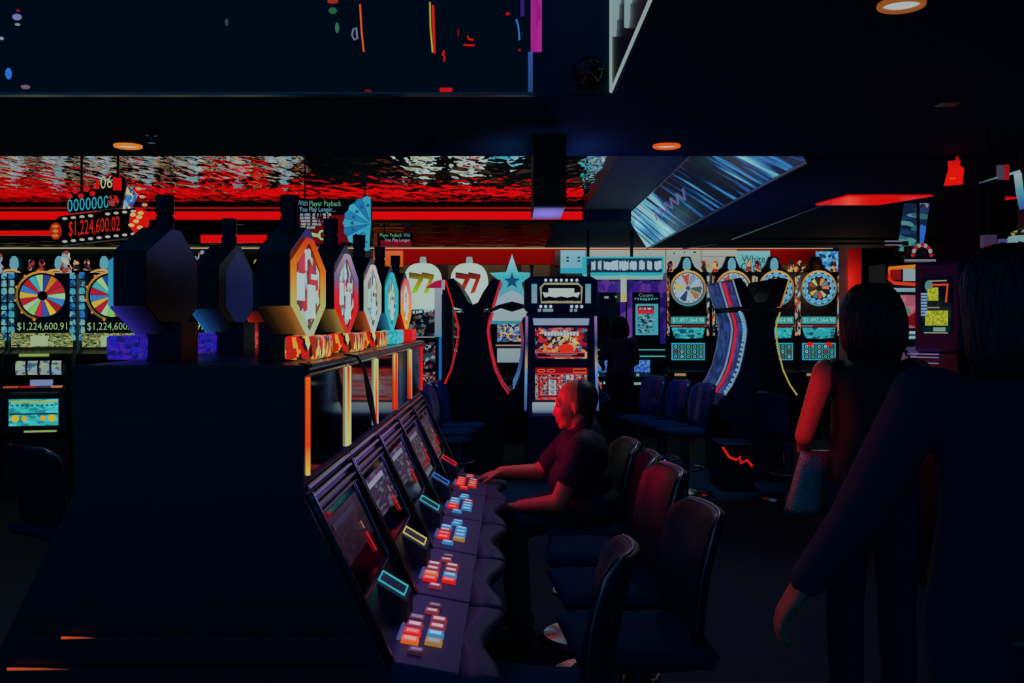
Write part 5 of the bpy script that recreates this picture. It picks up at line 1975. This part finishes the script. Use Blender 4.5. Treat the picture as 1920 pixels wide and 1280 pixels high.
q.rod((0, .02, Z(440, Y)), (0, .02, 2.6), .008, BLACK)
q.build('hanger', t)
t = thing('cyan_tube_sign', (0, 0, 0), 0, 'slim sloping cyan light tube with a red and grey tag high by the frame edge', 'light')
q = MB()
q.tube([(X(1836, Y), Y, Z(343, Y)), (X(1872, Y), Y, Z(332, Y)), (X(1912, Y), Y, Z(321, Y))], .006, RAMP([(0, (60, 90, 110)), (1, (120, 160, 170))], 'X', X(1836, Y), X(1912, Y)), 6, rs=[.003, .005, .009])
q.build('tube', t)
q = MB()
q.box(X(1870, Y), X(1880, Y), Y - .01, Y + .01, Z(336, Y), Z(310, Y), E(60, 60, 75))
q.box(X(1881, Y), X(1891, Y), Y - .01, Y + .01, Z(337, Y), Z(309, Y), E(140, 16, 28))
q.build('tag', t)
q = MB()
q.tube([(X(1908, Y), Y, Z(325, Y)), (X(1912, Y), Y, Z(360, Y)), (X(1919, Y), Y, Z(392, Y))], .02, RAMP([(0, (40, 80, 150)), (.5, (70, 140, 150)), (1, (150, 165, 165))], 'Z', Z(392, Y), Z(325, Y)), 8)
q.rod((X(1880, Y), Y, Z(315, Y)), (X(1880, Y), Y, 2.6), .006, BLACK)
q.build('side_tube', t)

# ------------------------------------------------------------------ chairs further off
VBLUE = D(24, 60, 130, 0.22)
RB_ = D(90, 130, 165, .2, metal=1.0)
GF = 'chairs by the island machines'
for i, (x, y, rz, lb, rim) in enumerate(((-.62, 8.5, PI / 2 - .25, 'nearest of three blue-rimmed chairs before the dark curved machines', RB_),
                                         (-.60, 9.15, PI / 2 - .2, 'middle one of three blue-rimmed chairs before the dark curved machines', RB_),
                                         (-.52, 9.75, PI / 2 - .1, 'farthest of three blue-rimmed chairs before the dark curved machines', RB_),
                                         (1.34, 10.55, -PI / 2 + .4, 'dark blue chair beside the island machine, under the purple machines', RB_),
                                         (1.50, 9.95, -PI / 2 + .3, 'chair with pale rim before the purple machines, second from the island', RB_),
                                         (1.62, 9.3, -PI / 2 + .3, 'dark blue chair nearest to the curved machines with blue screen', RB_))):
    casino_chair((x, y, 0), rz, lb, GF, h=1.02, rim=rim, vin=VBLUE, w=.21)
casino_chair((X(1478, 9.0), 9.0, 0), PI / 2 + .4, 'chair with blue sheen half hidden behind the woman', GF, h=.97, rim=RB_, vin=VBLUE, w=.2)
# ------------------------------------------------------------------ people
SKIN = D(200, 120, 95, .5)
HAIR = D(4, 28, 44, .45, bump=.5, bscale=140)
SHIRT = D(16, 30, 56, .75, bump=.2, bscale=160)
DARKC = D(3, 46, 72, .8, bump=.2, bscale=160)
SEQUIN = D(6, 24, 36, .5, bump=.7, bscale=260)
SHOE = D(16, 16, 20, .4)


class Flesh(MB):
    def ell(self, c, r, mat=None, tilt=0.0):
        n, m = 16, 10
        ct, stt = math.cos(tilt), math.sin(tilt)
        rings = []
        for i in range(m + 1):
            t = PI * i / m
            rr = max(1e-3, math.sin(t))
            ring_ = []
            for j in range(n):
                x, y, z = rr * r[0] * math.cos(2 * PI * j / n), rr * r[1] * math.sin(2 * PI * j / n), -math.cos(t) * r[2]
                ring_.append((c[0] + x * ct + z * stt, c[1] + y, c[2] - x * stt + z * ct))
            rings.append(ring_[::-1])
        return self.loft(rings, SKIN)

    def limb(self, pts, rad):
        pts = [Vector(p) for p in pts]
        for i in range(len(pts) - 1):
            a, b = pts[i], pts[i + 1]
            d = (b - a).length
            k = max(2, int(d / (min(rad[i], rad[i + 1]) * .7)) + 1)
            self.tube([a + (b - a) * (q / k) for q in range(k + 1)], .01, SKIN, 12, rs=[rad[i] + (rad[i + 1] - rad[i]) * q / k for q in range(k + 1)])
        for p, r in zip(pts, rad):
            self.ell(p, (r, r, r))
        return self

    def torso(self, prof):
        """rings (x offset, half depth, half width, z)"""
        rings = []
        for xo, hd, hw, z in prof:
            rings.append([(xo + hd * math.cos(a), hw * math.copysign(abs(math.sin(a)) ** .85, math.sin(a)), z) for a in [2 * PI * j / 24 for j in range(24)]][::-1])
        return self.loft(rings, SKIN)

    def hand(self, wrist, d, n, s, curl=.35, k=1.0):
        """palm along d, palm side n, thumb on side s"""
        w, d, n, s = Vector(wrist), Vector(d).normalized(), Vector(n).normalized(), Vector(s).normalized()
        for u in (-.026, -.009, .009, .026):
            self.limb([w + s * u * .6 * k, w + d * .045 * k + s * u * k, w + d * .088 * k + s * u * k], [.017 * k, .016 * k, .012 * k])
        for i, (u, L) in enumerate(((.030, .072), (.011, .082), (-.010, .076), (-.029, .060))):
            p = w + d * .088 * k + s * u * k
            a = curl * (1 + .15 * i)
            pts = [p]
            for j, f in enumerate((.42, .32, .26)):
                ang = a * (j + .6)
                p = p + (d * math.cos(ang) + n * math.sin(ang)) * L * f * k
                pts.append(p)
            self.limb(pts, [.0098 * k, .0092 * k, .0084 * k, .0072 * k])
        p = w + d * .025 * k + s * .030 * k
        t1 = p + (d * .6 + s * .75 + n * .25).normalized() * .036 * k
        t2 = t1 + (d * .85 + s * .35 + n * .35).normalized() * .032 * k
        t3 = t2 + (d * .9 + s * .1 + n * .4).normalized() * .024 * k
        self.limb([p, t1, t2, t3], [.015 * k, .0125 * k, .0105 * k, .0085 * k])
        return self

    def head(self, c, k=1.0, tilt=0.0):
        """face towards +X; tilt lowers the chin"""
        ct, stt = math.cos(tilt), math.sin(tilt)

        def P(x, y, z):
            return (c[0] + (x * ct + z * stt) * k, c[1] + y * k, c[2] + (-x * stt + z * ct) * k)

        def el(x, y, z, a, b, cc):
            self.ell(P(x, y, z), (a * k, b * k, cc * k), tilt=tilt)
        el(-.016, 0, .034, .097, .075, .088)
        el(.030, 0, -.022, .066, .061, .088)
        el(.038, 0, -.082, .048, .046, .036)
        el(.072, 0, -.102, .020, .022, .018)
        el(.080, 0, .030, .018, .046, .014)
        el(.060, .036, -.028, .028, .022, .026)
        el(.060, -.036, -.028, .028, .022, .026)
        self.limb([P(.086, 0, .012), P(.098, 0, -.016), P(.105, 0, -.034)], [.009 * k, .011 * k, .0125 * k])
        el(.094, .012, -.040, .012, .009, .008)
        el(.094, -.012, -.040, .012, .009, .008)
        el(.092, 0, -.064, .012, .022, .007)
        el(.090, 0, -.077, .012, .019, .008)
        for s_ in (-1, 1):
            el(.076, s_ * .031, .006, .014, .016, .010)
            el(-.004, s_ * .075, -.012, .019, .009, .033)
            el(.004, s_ * .078, -.034, .010, .008, .012)
        return P

    def solid(self, name, mat, parent, voxel, smooth=4):
        o = self.build(name)
        o.data.materials.clear()
        r = o.modifiers.new('r', 'REMESH')
        r.mode = 'VOXEL'
        r.voxel_size = voxel
        s = o.modifiers.new('s', 'SMOOTH')
        s.factor = .5
        s.iterations = smooth
        dg = bpy.context.evaluated_depsgraph_get()
        dg.update()
        me = bpy.data.meshes.new_from_object(o.evaluated_get(dg))
        me.name = name
        me.materials.clear()
        me.materials.append(mat)
        me.polygons.foreach_set('use_smooth', [True] * len(me.polygons))
        me.polygons.foreach_set('material_index', [0] * len(me.polygons))
        old = o.data
        o.modifiers.clear()
        o.data = me
        bpy.data.meshes.remove(old)
        o.parent = parent
        return o


def eyes(P, parent, k=1.0):
    for s_ in (-1, 1):
        q = MB()
        q.ball(P(.083, s_ * .031, .005), .0085 * k, D(30, 26, 28, .15), 10, 8)
        q.build('eye', parent, smooth=True)


# --- the seated man at the last machine of the aisle row
t = thing('person', (.40, 5.02, 0), PI, 'person in a dark short-sleeved shirt seated at the aisle row, arm stretched to the buttons', 'person')
b = Flesh()
hc = (.085, 0, 1.185)
P_ = b.head(hc, 1.0, .10)
b.limb([(.045, 0, 1.03), (.065, 0, 1.11)], [.066, .060])
b.ell((.05, 0, .93), (.115, .165, .13))
b.ell((.05, 0, .80), (.14, .16, .14))
b.ell((.0, 0, .71), (.13, .165, .10))
LA = [(.05, .19, 1.0), (.175, .25, .735), (.36, .15, .70)]
RA = [(.07, -.19, 1.0), (.255, -.225, .815), (.455, -.16, .822)]
b.limb(LA, [.058, .046, .031])
b.limb(RA, [.058, .044, .030])
b.hand((.36, .15, .70), (1, -.35, -.10), (0, -.2, -1), (.2, -1, 0), .35)
b.hand((.455, -.16, .822), (1, .12, -.22), (0, 0, -1), (.1, 1, 0), .30)
for s_ in (-1, 1):
    b.limb([(.0, s_ * .095, .70), (.40, s_ * .13, .60), (.36, s_ * .12, .12)], [.085, .060, .042])
    b.limb([(.34, s_ * .12, .06), (.52, s_ * .13, .045)], [.040, .035])
body = b.solid('body', SKIN, t, .0075, 3)
eyes(P_, t)
h = Flesh()
h.ell((hc[0] - .040, 0, hc[2] + .036), (.084, .0815, .091))
h.ell((hc[0] - .062, 0, hc[2] - .020), (.050, .070, .060))
h.solid('hair', HAIR, t, .008, 3)
c = Flesh()
c.ell((.045, 0, .94), (.135, .195, .14))
c.ell((.055, 0, .80), (.165, .19, .155))
c.ell((.0, 0, .70), (.15, .185, .10))
c.limb([(.03, 0, 1.045), (.04, 0, 1.075)], [.083, .073])
c.limb([(.04, .15, 1.01), (.06, .20, .985), (.118, .232, .865)], [.070, .078, .070])
c.limb([(.05, -.15, 1.01), (.085, -.20, .98), (.20, -.222, .862)], [.070, .076, .066])
c.solid('shirt', SHIRT, t, .010, 4)
c = Flesh()
c.ell((.0, 0, .675), (.155, .185, .075))
for s_ in (-1, 1):
    c.limb([(.0, s_ * .095, .695), (.40, s_ * .13, .60), (.36, s_ * .12, .10)], [.098, .075, .060])
c.solid('trousers', DARKC, t, .012, 4)
for s_ in (-1, 1):
    c = Flesh()
    c.limb([(.33, s_ * .12, .062), (.44, s_ * .125, .055), (.55, s_ * .13, .045)], [.050, .048, .038])
    c.ell((.44, s_ * .125, .018), (.15, .048, .018))
    c.solid('shoe', SHOE, t, .010, 3)


def standing(loc, rz, label, scale, LA, RA, top_mat, sleeve, hair, skirt=None, fem=False, vox=.010, dirs=None):
    t = thing('person', loc, rz, label, 'person')
    t.scale = (scale,) * 3
    b = Flesh()
    hc = (.02, 0, 1.615)
    P_ = b.head(hc, 1.0, .05)
    b.limb([(-.015, 0, 1.42), (.0, 0, 1.53)], [.060, .054])
    sw = .165 if fem else .19
    b.torso([(0, .09, .14, .88), (0, .11, .165, .98), (0, .10, .14, 1.12), (0, .095, .135, 1.22), (.0, .10, sw - .02, 1.34), (-.01, .085, sw - .02, 1.41), (-.015, .06, .07, 1.45)])
    b.limb(LA, [.052, .040, .028])
    b.limb(RA, [.052, .040, .028])
    d1, d2 = dirs or (((1, 0, -.2), (0, -1, 0)), ((1, 0, -.2), (0, 1, 0)))
    b.hand(LA[2], d1[0], d1[1], d1[2] if len(d1) > 2 else (0, 0, 1), .4)
    b.hand(RA[2], d2[0], d2[1], d2[2] if len(d2) > 2 else (0, 0, 1), .4)
    for s_ in (-1, 1):
        b.limb([(0, s_ * .09, .95), (.02, s_ * .10, .50), (-.02, s_ * .10, .09)], [.088, .058, .042])
        b.limb([(-.03, s_ * .10, .05), (.14, s_ * .12, .035)], [.040, .033])
    b.solid('body', SKIN, t, vox, 3)
    eyes(P_, t)
    h = Flesh()
    h.torso([(hc[0] - .012 + xo, hd, hw, hc[2] + z) for xo, hd, hw, z in hair])
    ho = h.solid('hair', HAIR, t, vox, 3)
    q = MB()
    rr = random.Random(len(label))
    for i in range(60):
        a = PI * (.35 + 1.3 * rr.random())
        u0 = rr.random() * .25
        pts = []
        ph = rr.random() * 6
        for k in range(9):
            u = u0 + (1.04 - u0) * k / 8 + .02 * rr.random()
            f = min(len(hair) - 1.001, max(0, (1 - u) * (len(hair) - 1)))
            i0 = int(f)
            g = f - i0
            xo, hd, hw, z = [hair[i0][m] * (1 - g) + hair[min(i0 + 1, len(hair) - 1)][m] * g for m in range(4)]
            aa = a + .10 * math.sin(ph + k * 1.1)
            if u > 1:
                z -= (u - 1) * 1.2
            pts.append((hc[0] - .012 + xo + (hd + .001) * math.cos(aa), (hw + .001) * math.sin(aa), hc[2] + z))
        q.tube(pts, .005, HAIR, 5, rs=[.003, .005, .006, .006, .006, .005, .005, .004, .002])
    q.build('strands', ho, smooth=True)
    c = Flesh()
    c.torso([(0, .12, .178, .93), (0, .13, .182, 1.0), (0, .118, .160, 1.12), (0, .112, .156, 1.22), (0, .118, sw - .008, 1.33), (-.008, .10, sw - .004, 1.41), (-.015, .078, .105, 1.452), (-.015, .066, .075, 1.465)])
    if sleeve > 0:
        for A in (LA, RA):
            a, e = Vector(A[0]), Vector(A[1])
            c.limb([a * .8 + Vector((0, 0, a.z * .2)), a, a + (e - a) * sleeve], [.066, .070, .062])
            if sleeve >= 1.0:
                w_ = Vector(A[2])
                c.limb([e, e + (w_ - e) * .92], [.058, .042])
    else:
        for A in (LA, RA):
            a = Vector(A[0])
            c.ell((a.x, a.y * .80, a.z - .01), (.066, .05, .066))
    c.solid('top', top_mat, t, vox, 4)
    c = Flesh()
    c.ell((0, 0, .98), (.135, .185, .12))
    for s_ in (-1, 1):
        c.limb([(0, s_ * .09, .93), (.02, s_ * .10, .50), (-.02, s_ * .10, .08)], [.102, .075, .065])
    c.solid('trousers', DARKC, t, .014, 4)
    for s_ in (-1, 1):
        c = Flesh()
        c.limb([(-.05, s_ * .10, .055), (.06, s_ * .11, .05), (.16, s_ * .12, .04)], [.048, .045, .034])
        c.ell((.055, s_ * .11, .016), (.145, .046, .016))
        c.solid('shoe', SHOE, t, .011, 3)
    return t


W_LA = [(0, .178, 1.405), (-.015, .262, 1.155), (.205, .215, 1.10)]
W_RA = [(0, -.178, 1.405), (-.02, -.258, 1.155), (.19, -.16, 1.12)]
standing((1.41, 3.9, 0), PI / 2 - .06, 'person with long dark hair and a sleeveless dark top, back turned, handbag on one arm', 1.0,
         W_LA, W_RA, SEQUIN, 0,
         [(-.03, .04, .085, -.150), (-.045, .070, .118, -.115), (-.040, .085, .124, -.06), (-.028, .098, .122, .0), (-.012, .110, .112, .05), (-.005, .104, .094, .095), (-.005, .070, .062, .128), (-.005, .02, .02, .140)], fem=True, vox=.009)
# her woven handbag
t = thing('handbag', (1.182, 3.95, 0), .1, 'woven dark handbag hanging from the bare arm of the person with long hair', 'handbag')
q = MB()
rings = []
for k in range(9):
    u = k / 8
    z = .84 + .25 * u
    hw = .075 - .012 * u
    th = .045 * (1 - .35 * u)
    off = (u - .5) * .06
    rings.append([(off + hw * math.copysign(abs(math.cos(a)) ** .6, math.cos(a)), th * math.copysign(abs(math.sin(a)) ** .6, math.sin(a)), z) for a in [2 * PI * j / 20 for j in range(20)]][::-1])
q.loft(rings, D(150, 170, 180, .3, metal=.8, bump=1.0, bscale=170))
q.build('bag', t, smooth=True)
q = MB()
q.tube([(.03 + .055 * math.cos(a), .0, 1.085 + .095 * math.sin(a)) for a in [PI * i / 12 for i in range(13)]], .007, D(110, 90, 100, .3, metal=.7), 8)
q.build('handle', t, smooth=True)

N_LA = [(.0, .20, 1.41), (.05, .315, 1.155), (.10, .435, .965)]
N_RA = [(.0, -.20, 1.41), (.02, -.27, 1.13), (.10, -.25, .90)]
standing((1.13, 2.25, 0), PI / 2, 'person in dark clothes close by, back turned, one arm held out low', 1.015,
         N_LA, N_RA, DARKC, 1.0,
         [(-.03, .05, .080, -.160), (-.045, .075, .108, -.12), (-.040, .085, .112, -.06), (-.028, .096, .110, .0), (-.012, .108, .104, .05), (-.005, .102, .090, .095), (-.005, .070, .060, .126), (-.005, .02, .02, .138)], vox=.009,
         dirs=(((.22, .50, -.82), (-.3, -.75, -.5), (.95, -.1, .25)), ((.3, 0, -1), (0, 1, 0), (1, 0, .3))))
standing((X(1158, 12.9), 12.7, 0), PI / 2 + .1, 'person in a violet patterned dark top standing before the purple machines', .955,
         [(0, .178, 1.405), (.02, .24, 1.14), (.22, .17, 1.06)], [(0, -.178, 1.405), (.02, -.24, 1.14), (.22, -.17, 1.06)], D(70, 44, 100, .6, bump=.4, bscale=40), .7,
         [(-.03, .04, .085, -.150), (-.045, .070, .118, -.115), (-.040, .085, .124, -.06), (-.028, .098, .122, .0), (-.012, .110, .112, .05), (-.005, .104, .094, .095), (-.005, .070, .062, .128), (-.005, .02, .02, .140)], fem=True, vox=.014)
